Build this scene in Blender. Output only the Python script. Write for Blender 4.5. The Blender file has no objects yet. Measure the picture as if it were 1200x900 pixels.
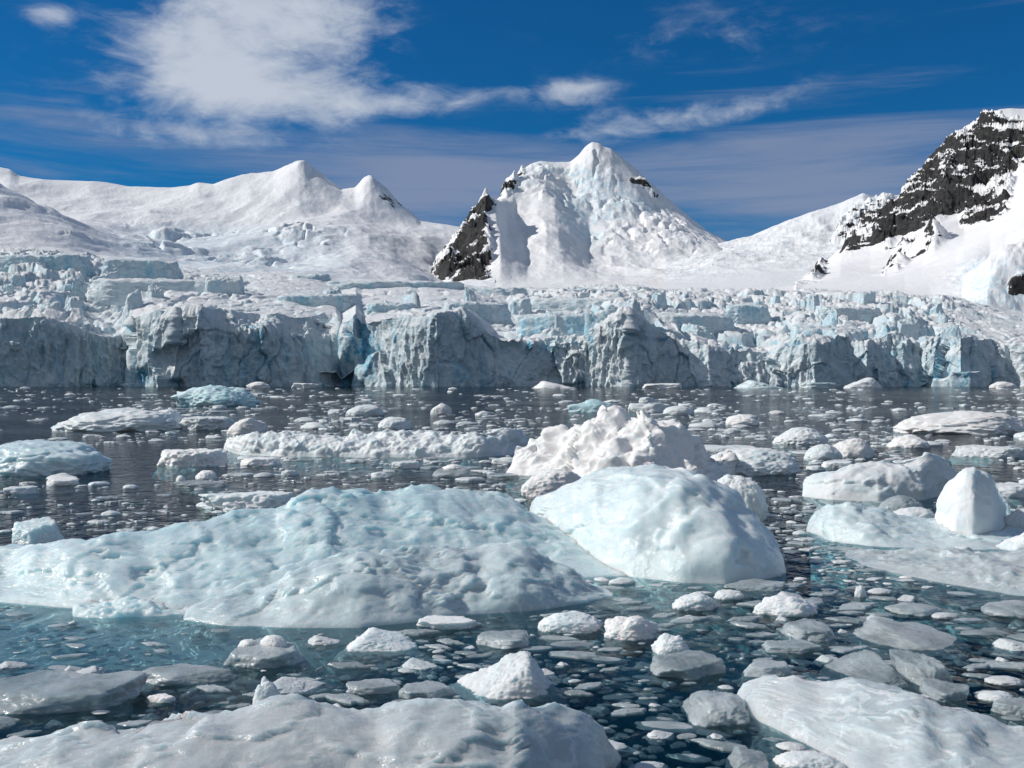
import bpy, math, random
import numpy as np

# ------------------------------------------------------------------ basics
F, HY, CX, EYE = 1287.0, 448.5, 600.0, 2.0        # lens in photo pixels, horizon row, centre column, eye height
rng = np.random.default_rng(7)
random.seed(7)
scene = bpy.context.scene
COL = scene.collection

def water_depth(py):                               # distance of a point of the water seen at picture row py
    return EYE * F / (py - HY)

def curve(pts, x):
    p = np.array(pts, float)
    return np.interp(x, p[:, 0], p[:, 1])

def scurve(pts, x, s=0.0):
    """linear curve, lightly smoothed over s columns"""
    if s <= 0:
        return curve(pts, x)
    k = np.linspace(-1, 1, 9) * s
    return np.mean([curve(pts, x + d) for d in k], axis=0)

# ------------------------------------------------------------------ numpy noise
_P = np.random.default_rng(3).permutation(256).astype(np.int64)
_P = np.concatenate([_P, _P, _P])
_G = np.random.default_rng(4).normal(size=(256, 3)); _G /= np.linalg.norm(_G, axis=1)[:, None]

def perlin(p):
    p = np.asarray(p, float)
    i = np.floor(p).astype(np.int64); f = p - i; i &= 255
    u = f * f * f * (f * (f * 6 - 15) + 10)
    def h(dx, dy, dz):
        k = _P[_P[_P[(i[..., 0] + dx) & 255] + ((i[..., 1] + dy) & 255)] + ((i[..., 2] + dz) & 255)]
        g = _G[k]
        return g[..., 0] * (f[..., 0] - dx) + g[..., 1] * (f[..., 1] - dy) + g[..., 2] * (f[..., 2] - dz)
    def L(a, b, t): return a + (b - a) * t
    ux, uy, uz = u[..., 0], u[..., 1], u[..., 2]
    return 1.6 * L(L(L(h(0,0,0), h(1,0,0), ux), L(h(0,1,0), h(1,1,0), ux), uy),
                   L(L(h(0,0,1), h(1,0,1), ux), L(h(0,1,1), h(1,1,1), ux), uy), uz)

def fbm(p, octv=5, gain=.5, lac=2.03):
    a, s, q = 1.0, 0.0, np.asarray(p, float)
    for k in range(octv):
        s = s + a * perlin(q + 17.3 * k); a *= gain; q = q * lac
    return s

def ridged(p, octv=5, gain=.5, lac=2.03):
    a, s, q = 1.0, 0.0, np.asarray(p, float)
    for k in range(octv):
        s = s + a * (1 - 2 * np.abs(perlin(q + 31.7 * k))); a *= gain; q = q * lac
    return s

_CJ = np.random.default_rng(5).random((256, 3)); _CV = np.random.default_rng(6).random((256, 4))
def voronoi(p, dims=3):
    """F1, F2 and four random numbers of the nearest cell"""
    p = np.asarray(p, float); i = np.floor(p).astype(np.int64)
    F1 = np.full(p.shape[:-1], 9.0); F2 = np.full(p.shape[:-1], 9.0); cid = np.zeros(p.shape[:-1], np.int64)
    zs = (-1, 0, 1) if dims == 3 else (0,)
    for dx in (-1, 0, 1):
        for dy in (-1, 0, 1):
            for dz in zs:
                c = i + np.array([dx, dy, dz])
                k = _P[_P[_P[c[..., 0] & 255] + (c[..., 1] & 255)] + (c[..., 2] & 255)]
                d = (c + _CJ[k]) - p
                if dims == 2: d[..., 2] = 0
                dd = np.sqrt((d ** 2).sum(-1))
                n = dd < F1
                F2 = np.where(n, F1, np.minimum(F2, dd)); cid = np.where(n, k, cid); F1 = np.where(n, dd, F1)
    return F1, F2, _CV[cid]

def smooth(a, b, x):
    t = np.clip((x - a) / (b - a), 0, 1); return t * t * (3 - 2 * t)

# ------------------------------------------------------------------ mesh helpers
def mesh_from(name, V, Q, attrs=None, smooth_shade=True):
    V = np.ascontiguousarray(V, np.float32); Q = np.ascontiguousarray(Q, np.int32)
    me = bpy.data.meshes.new(name)
    n, k = Q.shape
    me.vertices.add(len(V)); me.vertices.foreach_set('co', V.ravel())
    me.loops.add(n * k); me.loops.foreach_set('vertex_index', Q.ravel())
    me.polygons.add(n)
    me.polygons.foreach_set('loop_start', np.arange(0, n * k, k, dtype=np.int32))
    me.polygons.foreach_set('use_smooth', np.full(n, smooth_shade, dtype=bool))
    me.update(calc_edges=True)
    for a, v in (attrs or {}).items():
        at = me.attributes.new(a, 'FLOAT', 'POINT'); at.data.foreach_set('value', np.ascontiguousarray(v, np.float32).ravel())
    return me

def grid_quads(r, c):
    i = np.arange(r * c).reshape(r, c)
    return np.stack([i[:-1, :-1], i[:-1, 1:], i[1:, 1:], i[1:, :-1]], -1).reshape(-1, 4)

def grid_normals(G):
    du = np.gradient(G, axis=1); dv = np.gradient(G, axis=0)
    n = np.cross(du, dv); return n / (np.linalg.norm(n, axis=-1, keepdims=True) + 1e-9)

def link(name, me, mat, parent=None, loc=None):
    o = bpy.data.objects.new(name, me); COL.objects.link(o)
    if mat is not None and me is not None and not me.materials: me.materials.append(mat)
    if parent is not None: o.parent = parent
    if loc is not None: o.location = loc
    return o

def tag(o, label, cat, group=None):
    o['label'] = label; o['category'] = cat
    if group: o['group'] = group
    return o

def structure(o, label=None):
    o['kind'] = 'structure'
    return o

_ico = {}
def ico(level):
    if level in _ico: return _ico[level]
    t = (1 + 5 ** .5) / 2
    v = [(-1,t,0),(1,t,0),(-1,-t,0),(1,-t,0),(0,-1,t),(0,1,t),(0,-1,-t),(0,1,-t),(t,0,-1),(t,0,1),(-t,0,-1),(-t,0,1)]
    f = [(0,11,5),(0,5,1),(0,1,7),(0,7,10),(0,10,11),(1,5,9),(5,11,4),(11,10,2),(10,7,6),(7,1,8),
         (3,9,4),(3,4,2),(3,2,6),(3,6,8),(3,8,9),(4,9,5),(2,4,11),(6,2,10),(8,6,7),(9,8,1)]
    v = [np.array(a) / np.linalg.norm(a) for a in v]
    for _ in range(level):
        mid, nf = {}, []
        def m(a, b):
            k = (min(a, b), max(a, b))
            if k not in mid:
                p = v[a] + v[b]; v.append(p / np.linalg.norm(p)); mid[k] = len(v) - 1
            return mid[k]
        for a, b, c in f:
            x, y, z = m(a, b), m(b, c), m(c, a)
            nf += [(a, x, z), (b, y, x), (c, z, y), (x, y, z)]
        f = nf
    _ico[level] = (np.array(v), np.array(f)); return _ico[level]

# ------------------------------------------------------------------ materials
class NT:
    def __init__(s, nt): s.nt = nt; s.n = nt.nodes; s.l = nt.links
    def new(s, t, **kw):
        n = s.n.new(t)
        for k, v in kw.items():
            if hasattr(n, k) and not k[0].isupper(): setattr(n, k, v)
        return n
    def put(s, sock, v):
        if isinstance(v, bpy.types.NodeSocket): s.l.new(v, sock)
        elif v is not None: sock.default_value = v
    def math(s, op, a, b=None, c=None, clamp=False):
        n = s.n.new('ShaderNodeMath'); n.operation = op; n.use_clamp = clamp
        s.put(n.inputs[0], a)
        if b is not None: s.put(n.inputs[1], b)
        if c is not None: s.put(n.inputs[2], c)
        return n.outputs[0]
    def mix(s, f, a, b, blend='MIX'):
        n = s.n.new('ShaderNodeMix'); n.data_type = 'RGBA'; n.blend_type = blend
        s.put(n.inputs['Factor'], f)
        A = [i for i in n.inputs if i.type == 'RGBA']
        for q, v in zip(A, (a, b)): s.put(q, v if isinstance(v, bpy.types.NodeSocket) else (*v[:3], 1))
        return [o for o in n.outputs if o.type == 'RGBA'][0]
    def noise(s, vec, scale, detail=4, rough=.55, dist=0):
        n = s.n.new('ShaderNodeTexNoise'); s.put(n.inputs['Vector'], vec)
        n.inputs['Scale'].default_value = scale; n.inputs['Detail'].default_value = detail
        n.inputs['Roughness'].default_value = rough; n.inputs['Distortion'].default_value = dist
        return n.outputs[0]
    def mapping(s, vec, scale=(1,1,1), rot=(0,0,0), loc=(0,0,0)):
        n = s.n.new('ShaderNodeMapping'); s.put(n.inputs['Vector'], vec)
        n.inputs['Scale'].default_value = scale; n.inputs['Rotation'].default_value = rot; n.inputs['Location'].default_value = loc
        return n.outputs[0]
    def ramp(s, v, a, b, lo=0., hi=1.):
        n = s.n.new('ShaderNodeMapRange'); n.interpolation_type = 'SMOOTHSTEP'
        s.put(n.inputs[0], v); n.inputs[1].default_value = a; n.inputs[2].default_value = b
        n.inputs[3].default_value = lo; n.inputs[4].default_value = hi
        return n.outputs[0]
    def bump(s, h, strength, dist, normal=None):
        n = s.n.new('ShaderNodeBump'); s.put(n.inputs['Height'], h)
        n.inputs['Strength'].default_value = strength; n.inputs['Distance'].default_value = dist
        if normal is not None: s.put(n.inputs['Normal'], normal)
        return n.outputs[0]
    def attr(s, name):
        n = s.n.new('ShaderNodeAttribute'); n.attribute_name = name; return n.outputs['Fac']
    def pos(s): return s.n.new('ShaderNodeNewGeometry').outputs['Position']

def material(name):
    m = bpy.data.materials.new(name); m.use_nodes = True
    t = NT(m.node_tree); return m, t, m.node_tree.nodes['Principled BSDF']

def ice_material(name, white, blue, blue_at=(.45, .75), sss=1.0, radius=.2, rough=.4, fine=1.0, frost=.5, spec=.5, alpha=1.0, bmp=.5, cracks=.25, coat=0.):
    """floating ice: frosty white skin over bluer clear ice, light travelling into it"""
    m, t, b = material(name)
    p = t.pos()
    n1 = t.noise(p, 1.6 / fine, 6, .6, .4); n2 = t.noise(p, 9 / fine, 5, .65)
    n3 = t.noise(p, 45 / fine, 4, .7)
    mask = t.ramp(t.math('ADD', t.math('MULTIPLY', n1, .75), t.math('MULTIPLY', n2, .25)), *blue_at)
    ri = t.n.new('ShaderNodeObjectInfo').outputs['Random']
    tone = t.math('MULTIPLY_ADD', ri, .16, .92)
    c = t.mix(mask, white, blue)
    # frosted crusts and bubbles
    fr = t.ramp(t.math('ADD', t.math('MULTIPLY', n2, .6), t.math('MULTIPLY', n3, .4)), .54, .66)
    c = t.mix(t.math('MULTIPLY', fr, frost), c, (.86, .88, .88))
    wv = t.n.new('ShaderNodeTexVoronoi'); wv.feature = 'DISTANCE_TO_EDGE'; wv.inputs['Scale'].default_value = 2.6 / fine
    ws = t.n.new('ShaderNodeVectorMath'); ws.operation = 'ADD'
    wn = t.n.new('ShaderNodeTexNoise'); t.put(wn.inputs['Vector'], p); wn.inputs['Scale'].default_value = 5 / fine; wn.inputs['Detail'].default_value = 5
    wm = t.n.new('ShaderNodeVectorMath'); wm.operation = 'SCALE'; t.put(wm.inputs[0], wn.outputs['Color']); wm.inputs['Scale'].default_value = .42 * fine
    t.put(ws.inputs[0], t.mapping(p, (1, .8, .6), (.3, .5, 0))); t.put(ws.inputs[1], wm.outputs[0]); t.put(wv.inputs['Vector'], ws.outputs[0])
    crk = t.math('MULTIPLY', t.ramp(wv.outputs['Distance'], .03, .0), t.ramp(n1, .40, .62))
    c = t.mix(t.math('MULTIPLY', crk, cracks), c, (.86, .89, .89))
    mul = t.n.new('ShaderNodeVectorMath'); mul.operation = 'SCALE'; t.put(mul.inputs[0], c); t.put(mul.inputs['Scale'], tone)
    t.put(b.inputs['Base Color'], mul.outputs[0])
    t.put(b.inputs['Roughness'], t.ramp(n2, .35, .65, rough - .12, rough + .2))
    b.inputs['Specular IOR Level'].default_value = spec
    b.inputs['IOR'].default_value = 1.31
    if coat:
        b.inputs['Coat Weight'].default_value = coat; b.inputs['Coat Roughness'].default_value = .09; b.inputs['Coat IOR'].default_value = 1.33
        t.put(b.inputs['Coat Normal'], t.bump(t.math('MULTIPLY_ADD', n3, .5, n2), .35, .03 * fine))
    if sss > 0:
        b.inputs['Subsurface Weight'].default_value = sss
        b.inputs['Subsurface Radius'].default_value = (.55, .9, 1.0)
        b.inputs['Subsurface Scale'].default_value = radius
    if alpha < 1: t.put(b.inputs['Alpha'], t.ramp(n1, .3, .7, alpha + .2, alpha - .2))
    v = t.n.new('ShaderNodeTexVoronoi'); t.put(v.inputs['Vector'], p); v.inputs['Scale'].default_value = 7 / fine
    n5 = t.noise(p, 130, 3, .7)
    h = t.math('ADD', t.math('MULTIPLY_ADD', n5, .17, t.math('MULTIPLY', n2, 1.0)), t.math('ADD', t.math('MULTIPLY', v.outputs['Distance'], .16), t.math('MULTIPLY', n3, .35)))
    t.put(b.inputs['Normal'], t.bump(h, bmp, .05 * fine))
    return m

M = {}
M['berg'] = ice_material('translucent_blue_ice', (.68, .78, .795), (.52, .70, .735), (.28, .74), 1, .15, .22, 3.0, .52, bmp=.32, cracks=.6, coat=.5)
M['dome'] = ice_material('pale_dome_ice', (.71, .785, .795), (.60, .735, .76), (.34, .74), 1, .11, .24, 3.0, .25, bmp=.24, cracks=.45, coat=.5)
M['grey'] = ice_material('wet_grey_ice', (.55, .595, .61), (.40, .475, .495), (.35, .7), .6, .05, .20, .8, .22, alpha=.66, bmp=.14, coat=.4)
M['near'] = ice_material('shaded_wet_ice', (.52, .555, .57), (.42, .50, .525), (.34, .74), 1, .10, .30, 1.8, .3, bmp=.30, cracks=.5, coat=.4)  # grey of wet ice, with shade over the foreground darkened into the colour
M['ledge'] = ice_material('grey_ledge_ice', (.62, .70, .715), (.48, .62, .65), (.34, .74), 1, .10, .24, 2.0, .52, bmp=.32, cracks=.55, coat=.5)
M['snow'] = ice_material('weathered_snow_ice', (.82, .81, .80), (.70, .79, .81), (.52, .8), .7, .05, .55, .8, .5, .3, bmp=.3)
M['floe'] = ice_material('white_floe_ice', (.74, .765, .77), (.56, .69, .72), (.45, .75), .7, .07, .5, 1.0, .35, .35, bmp=.28)
M['brash'] = ice_material('brash_ice', (.68, .695, .70), (.52, .60, .62), (.4, .7), 0, .07, .42, 1.0, .4, .35, bmp=.3)
M['turq'] = ice_material('turquoise_ice', (.70, .83, .85), (.46, .70, .75), (.35, .65), .8, .2, .35, 3.0, .3)
M['foot'] = ice_material('submerged_blue_ice', (.84, .91, .92), (.70, .86, .89), (.35, .65), 0, .1, .4, 1.0, .2)

def snow_material(name, rockcol=(.013, .015, .018), fine=60., crev=.3, blueice=(.40, .66, .78)):
    m, t, b = material(name)
    p = t.pos(); pm = t.mapping(p, (1, 1, 1))
    n1 = t.noise(pm, 1 / fine, 8, .62, .3); n2 = t.noise(pm, 6 / fine, 6, .65); n3 = t.noise(pm, 1.2 / fine, 5, .6)
    rk = t.attr('rock'); bl = t.attr('blue')
    # snow lies in ledges and gullies of the rock
    gg = t.n.new('ShaderNodeNewGeometry'); sz = t.n.new('ShaderNodeSeparateXYZ'); t.put(sz.inputs[0], gg.outputs['Normal'])
    ribs = t.noise(t.mapping(p, (.35, .5, 1.25), (0, .72, .2)), 1.15 / fine, 7, .60, .5)
    band = t.noise(t.mapping(p, (1, .6, 1.5), (0, .4, .3)), 3.2 / fine, 8, .66, .6)
    rm = t.math('ADD', rk, t.math('MULTIPLY_ADD', sz.outputs[2], -1.45, .90))
    rm = t.math('ADD', rm, t.math('MULTIPLY_ADD', ribs, 5.0, -2.50))
    rm = t.math('ADD', rm, t.math('MULTIPLY_ADD', band, 1.7, -.85))
    rmask = t.ramp(rm, .46, .54)
    rmask = t.math('MULTIPLY', rmask, t.ramp(rk, .08, .2))
    snow = t.mix(t.ramp(n1, .3, .7), (.86, .85, .85), (.80, .81, .83))
    bm = t.math('MULTIPLY', bl, t.ramp(n2, .40, .66))
    snow = t.mix(bm, snow, blueice)
    rc = t.mix(t.ramp(n2, .35, .7), rockcol, (.060, .058, .054))
    t.put(b.inputs['Base Color'], t.mix(rmask, snow, rc))
    b.inputs['Roughness'].default_value = .75; b.inputs['Specular IOR Level'].default_value = .25
    h = t.math('ADD', t.math('MULTIPLY', n1, crev * fine * .25), t.math('MULTIPLY', n2, fine * .075))
    h = t.math('ADD', h, t.math('MULTIPLY', rmask, t.math('MULTIPLY', band, fine * .5)))
    t.put(b.inputs['Normal'], t.bump(h, .48, 1.0))
    return m

M['range'] = snow_material('mountain_snow', fine=70., crev=.45)
M['cliffmtn'] = snow_material('mountain_snow_and_rock', fine=42., crev=.22)

def glacier_material(name):
    m, t, b = material(name)
    p = t.pos()
    g = t.n.new('ShaderNodeNewGeometry'); sx = t.n.new('ShaderNodeSeparateXYZ'); t.put(sx.inputs[0], g.outputs['True Normal'])
    n1 = t.noise(p, .05, 6, .6, .5); n2 = t.noise(p, .35, 7, .66); n4 = t.noise(p, 1.4, 5, .65)
    streak = t.noise(t.mapping(p, (1, 1, .12)), .22, 6, .6, .3)
    steep = t.ramp(sx.outputs[2], .75, .25)                       # compact ice on faces, firn on tops; faces also tinted darker as shade
    bl = t.attr('blue')
    k = t.math('MULTIPLY', steep, t.math('ADD', t.ramp(n1, .38, .7, .26, .55), t.ramp(streak, .5, .68, 0, .25)))
    k = t.math('ADD', k, t.math('MULTIPLY', bl, t.ramp(t.math('ADD', t.math('MULTIPLY', streak, .6), t.math('MULTIPLY', n2, .4)), .40, .6)), clamp=True)
    ice = t.mix(t.ramp(n2, .35, .65), (.44, .67, .76), (.28, .57, .71))
    ice = t.mix(t.ramp(bl, .35, .9), ice, t.mix(t.ramp(n2, .4, .6), (.24, .60, .78), (.07, .36, .56)))
    firn = t.mix(t.ramp(n2, .3, .7), (.84, .84, .84), (.78, .80, .81))
    dirt = t.math('MULTIPLY', steep, t.ramp(n4, .56, .75, 0, .28))
    firn = t.mix(dirt, firn, (.50, .54, .56))
    t.put(b.inputs['Base Color'], t.mix(k, firn, ice))
    b.inputs['Roughness'].default_value = .6; b.inputs['Specular IOR Level'].default_value = .3
    h = t.math('ADD', t.math('MULTIPLY', n2, 1.6), t.math('MULTIPLY', n4, .55))
    t.put(b.inputs['Normal'], t.bump(h, .7, 1.0))
    return m
M['glacier'] = glacier_material('glacier_ice')

def water_material():
    m, t, b = material('sea_water')
    t.n.remove(b)
    out = t.n['Material Output']
    p = t.pos()
    w1 = t.noise(t.mapping(p, (1, .55, 1), (0, 0, .35)), 2.6, 4, .55, .4)
    w2 = t.noise(t.mapping(p, (1, .7, 1), (0, 0, -.5)), 9.0, 3, .5, .3)
    w3 = t.noise(t.mapping(p, (1, .4, 1), (0, 0, .1)), .35, 4, .5)
    calm = t.ramp(t.noise(t.mapping(p, (.35, 1, 1)), .05, 3, .5), .35, .65, .45, 1.)
    h = t.math('ADD', t.math('ADD', t.math('MULTIPLY', w1, .16), t.math('MULTIPLY', w2, .022)), t.math('MULTIPLY', w3, .22))
    sp = t.n.new('ShaderNodeSeparateXYZ'); t.put(sp.inputs[0], p)
    calm = t.math('MULTIPLY', calm, t.math('MULTIPLY', t.ramp(sp.outputs[1], 90., 330., 1., .3), t.ramp(sp.outputs[1], 7., 16., .45, 1.)))       # sheltered under the ice front
    nb = t.n.new('ShaderNodeBump'); t.put(nb.inputs['Height'], t.math('MULTIPLY', h, calm)); nb.inputs['Strength'].default_value = .9; nb.inputs['Distance'].default_value = 1
    nrm = nb.outputs[0]
    fr = t.n.new('ShaderNodeFresnel'); fr.inputs['IOR'].default_value = 1.33; t.put(fr.inputs['Normal'], nrm)
    gl = t.n.new('ShaderNodeBsdfGlossy'); gl.inputs['Roughness'].default_value = .05; t.put(gl.inputs['Normal'], nrm)
    gl.inputs['Color'].default_value = (.9, .93, .95, 1)
    tr = t.n.new('ShaderNodeBsdfTransparent'); tr.inputs['Color'].default_value = (.78, .94, .96, 1)
    df = t.n.new('ShaderNodeBsdfDiffuse'); df.inputs['Color'].default_value = (.003, .022, .032, 1)
    body = t.n.new('ShaderNodeMixShader'); body.inputs[0].default_value = .09
    t.l.new(tr.outputs[0], body.inputs[1]); t.l.new(df.outputs[0], body.inputs[2])
    mx = t.n.new('ShaderNodeMixShader')
    t.put(mx.inputs[0], t.math('MULTIPLY', fr.outputs[0], t.math('MULTIPLY_ADD', fr.outputs[0], .50, .30))); t.l.new(body.outputs[0], mx.inputs[1]); t.l.new(gl.outputs[0], mx.inputs[2])
    t.l.new(mx.outputs[0], out.inputs['Surface'])
    va = t.n.new('ShaderNodeVolumeAbsorption'); va.inputs['Color'].default_value = (.18, .68, .76, 1); va.inputs['Density'].default_value = .5
    t.l.new(va.outputs[0], out.inputs['Volume'])
    return m
M['water'] = water_material()
m, t, b = material('dark_sea_bed'); M['bed'] = m
b.inputs['Base Color'].default_value = (.008, .014, .016, 1); b.inputs['Roughness'].default_value = .9

# ------------------------------------------------------------------ loft of terrain from depth layers
def terrain(name, px0, px1, step, layers, rows, noise, rock=None, blue=None, mat=None, smoothpx=3):
    """layers: [(distance, [(column, row), ...])]; the ground between them is interpolated, then roughened"""
    px = np.arange(px0, px1 + step, step)
    Ds = np.array([l[0] for l in layers], float)
    Z = np.array([EYE - (scurve(l[1], px, smoothpx if 0 < i < len(layers) - 1 else smoothpx) - HY) / F * l[0] for i, l in enumerate(layers)])
    D = []
    for k in range(len(Ds) - 1):
        n = max(4, int(rows * (math.log(Ds[k + 1]) - math.log(Ds[k])) / (math.log(Ds[-1]) - math.log(Ds[0]))))
        D += list(np.linspace(Ds[k], Ds[k + 1], n, endpoint=False))
    D = np.array(D + [Ds[-1]])
    # monotone cubic-ish interpolation across layers
    ZZ = np.empty((len(D), len(px)))
    slope = np.zeros_like(Z)
    dz = np.diff(Z, axis=0) / np.diff(Ds)[:, None]
    slope[1:-1] = np.where(dz[:-1] * dz[1:] > 0, 2 * dz[:-1] * dz[1:] / (dz[:-1] + dz[1:] + 1e-12), 0)
    slope[0] = dz[0]; slope[-1] = dz[-1]
    for r, d in enumerate(D):
        k = min(np.searchsorted(Ds, d, 'right') - 1, len(Ds) - 2)
        hh = Ds[k + 1] - Ds[k]; s = (d - Ds[k]) / hh
        ZZ[r] = ((1 + 2 * s) * (1 - s) ** 2 * Z[k] + s * (1 - s) ** 2 * hh * slope[k]
                 + s * s * (3 - 2 * s) * Z[k + 1] + s * s * (s - 1) * hh * slope[k + 1])
    PX, DD = np.meshgrid(px, D)
    G = np.stack([(PX - CX) / F * DD, DD, ZZ], -1)
    PY = HY - (ZZ - EYE) / DD * F
    G[..., 2] += noise(G, PX, PY, DD)
    PY = HY - (G[..., 2] - EYE) / DD * F
    at = {'rock': rock(PX, PY) if rock else np.zeros_like(PX), 'blue': blue(PX, PY, G) if blue else np.zeros_like(PX)}
    me = mesh_from(name, G.reshape(-1, 3), grid_quads(*PX.shape), at)
    return structure(link(name, me, mat)), G

def poly_sd(poly, X, Y):
    """signed distance to a polygon, positive inside"""
    P = np.array(poly, float); d = np.full(X.shape, 1e9); ins = np.zeros(X.shape, bool)
    for i in range(len(P)):
        a, b = P[i], P[(i + 1) % len(P)]; e = b - a
        t = np.clip(((X - a[0]) * e[0] + (Y - a[1]) * e[1]) / (e @ e + 1e-9), 0, 1)
        d = np.minimum(d, (X - a[0] - e[0] * t) ** 2 + (Y - a[1] - e[1] * t) ** 2)
        c = ((a[1] > Y) != (b[1] > Y)) & (X < e[0] * (Y - a[1]) / (e[1] + 1e-12) + a[0])
        ins ^= c
    d = np.sqrt(d); return np.where(ins, d, -d)

def rockmask(polys, soft=9.0, top=.85):
    def f(X, Y):
        m = np.zeros_like(X)
        for q in polys:
            if isinstance(q, tuple): q, tp = q
            else: tp = top
            m = np.maximum(m, np.clip(.42 + poly_sd(q, X, Y) / soft * .5, 0, tp))
        return m
    return f

def W(G, s): return G / s

# --- far snow range on the left -----------------------------------------------------------------
def n_left(G, PX, PY, D):
    xy = G.copy(); xy[..., 2] *= .3
    a = smooth(1000, 1500, D) * (1 - .75 * smooth(3700, 4150, D) * (1 - smooth(4350, 4700, D)))
    xs = xy / np.array([1, 2.6, 1])
    z = 32 * fbm(xs / 420., 5, .40) * a + 5.5 * ridged(xs / 170., 5, .52) * a
    rid = smooth(200, 320, PX) * (1 - smooth(470, 520, PX)) * smooth(3700, 4200, D)
    z += rid * (26 * ridged(xs / 260., 5, .45) - 16) * .5
    ic = smooth(100, 180, PX) * (1 - smooth(340, 470, PX)) * smooth(1700, 2100, D) * (1 - smooth(2700, 3100, D))
    ic += .7 * smooth(-60, 0, PX) * (1 - smooth(60, 140, PX)) * smooth(1500, 1700, D) * (1 - smooth(1950, 2200, D))
    F1, F2, cv = voronoi((xy + 30 * np.stack([fbm(xs / 70., 3), fbm(xs / 70. + 5, 3), 0 * D], -1)) / np.array([60., 150., 60.]), 2)
    return z + ic * np.clip(.35 + fbm(xs / 150. + 3, 3), 0, 1) * smooth(0, .3, F2 - F1) * (16 * cv[..., 0] + 6 * ridged(xs / 60., 4, .5))
terrain('snow_mountain', -220, 580, 1.0, [
    (1000, [(-220, 345), (580, 350)]),
    (1400, [(-220, 292), (0, 296), (60, 302), (130, 312), (200, 316), (300, 321), (400, 327), (580, 334)]),
    (1900, [(-220, 130), (-60, 200), (0, 234), (50, 257), (100, 281), (140, 298), (200, 308), (300, 311), (400, 318), (470, 327), (530, 340), (580, 345)]),
    (2600, [(-220, 240), (0, 262), (100, 272), (150, 280), (200, 285), (300, 286), (380, 288), (420, 290), (460, 300), (500, 317), (540, 335), (580, 342)]),
    (3500, [(-220, 215), (0, 230), (100, 242), (200, 246), (300, 246), (350, 244), (400, 252), (440, 262), (500, 272), (580, 300)]),
    (4300, [(-220, 180), (-40, 200), (0, 201), (12, 203), (22, 211), (40, 214), (60, 216), (110, 217), (150, 222), (200, 224), (222, 222), (232, 218),
            (250, 219), (270, 212), (300, 207), (320, 203), (335, 197), (350, 193), (357, 194), (366, 203), (380, 210), (400, 224), (416, 224), (426, 214), (434, 212), (443, 218),
            (455, 227), (470, 243), (492, 264), (520, 267), (580, 275)]),
    (5600, [(-220, 330), (580, 345)])], 330, n_left,
    rockmask([[(440, 233), (452, 228), (468, 240), (462, 243)], [(395, 214), (402, 218), (398, 222)]], 6, .8),
    lambda X, Y, G: .55 * smooth(100, 180, X) * (1 - smooth(340, 470, X)) * smooth(255, 275, Y) + .1, M['range'], 2)

# --- the central peak ------------------------------------------------------------------------------
CENTRAL_ROCK = [[(503, 328), (512, 303), (530, 276), (552, 250), (571, 233), (577, 240), (569, 262), (579, 292), (573, 334), (522, 332)],
                [(583, 226), (596, 211), (612, 194), (616, 196), (606, 214), (594, 226)], ([(742, 212), (752, 214), (770, 229), (765, 232)], .55)]
def n_mid(G, PX, PY, D):
    xy = G.copy(); xy[..., 2] *= .4
    a = smooth(2150, 2500, D) * (1 - .65 * smooth(3250, 3430, D) * (1 - smooth(3470, 3700, D)))
    rk = rockmask(CENTRAL_ROCK, 9)(PX, PY)
    z = (17 * fbm(xy / np.array([1, 1.6, 1]) / 260., 5, .47) + 5.5 * ridged(xy / np.array([1, 1.8, 1]) / 130., 4, .45)) * a
    F1, F2, cv = voronoi((xy + 25 * np.stack([fbm(xy / 70., 3), fbm(xy / 70. + 5, 3), 0 * D], -1)) / np.array([80., 110., 80.]), 2)
    zone = smooth(590, 640, PX) * (1 - smooth(800, 860, PX)) * smooth(2600, 2900, D) * (1 - smooth(3350, 3430, D)) * smooth(-.1, .35, fbm(xy / 330. + 5, 3))
    z += zone * smooth(0, .3, F2 - F1) * (8 * cv[..., 0] + 6 * ridged(xy / 60., 4, .5))
    z += smooth(.3, .7, rk) * (26 * ridged(xy / 80., 5, .55) - 12)
    return z
terrain('snow_peak', 440, 960, .75, [
    (2000, [(440, 352), (960, 350)]),
    (2250, [(440, 352), (500, 342), (588, 332), (600, 333), (700, 333), (850, 332), (960, 334)]),
    (2450, [(440, 352), (503, 334), (545, 318), (572, 303), (586, 294), (600, 306), (618, 316), (640, 312), (660, 312), (700, 324), (780, 318), (850, 316), (960, 328)]),
    (2700, [(440, 362), (503, 328), (525, 299), (550, 272), (570, 250), (582, 252), (594, 272), (615, 285), (640, 274), (655, 276), (690, 302), (710, 303), (780, 297), (850, 303), (960, 324)]),
    (2950, [(440, 380), (507, 345), (540, 278), (558, 250), (571, 233), (588, 236), (605, 250), (630, 246), (650, 250), (690, 280), (720, 274), (780, 274), (850, 294), (960, 322)]),
    (3200, [(440, 400), (540, 310), (575, 243), (597, 214), (612, 208), (640, 214), (670, 233), (700, 228), (740, 230), (790, 256), (850, 290), (960, 320)]),
    (3450, [(440, 420), (560, 310), (600, 232), (612, 202), (622, 194), (634, 190), (650, 191), (668, 191), (678, 184), (685, 175), (694, 169), (702, 170), (708, 174), (716, 176),
            (728, 186), (745, 200), (770, 223), (800, 250), (830, 273), (850, 283), (880, 292), (960, 315)]),
    (4300, [(440, 420), (700, 330), (960, 400)])], 330, n_mid, rockmask(CENTRAL_ROCK, 9, .9),
    lambda X, Y, G: .75 * smooth(590, 640, X) * (1 - smooth(800, 860, X)) * smooth(178, 200, Y) * (1 - smooth(285, 310, Y)) * smooth(-.1, .4, fbm(G / 300., 3)) + .04, M['range'], 1.5)

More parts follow.
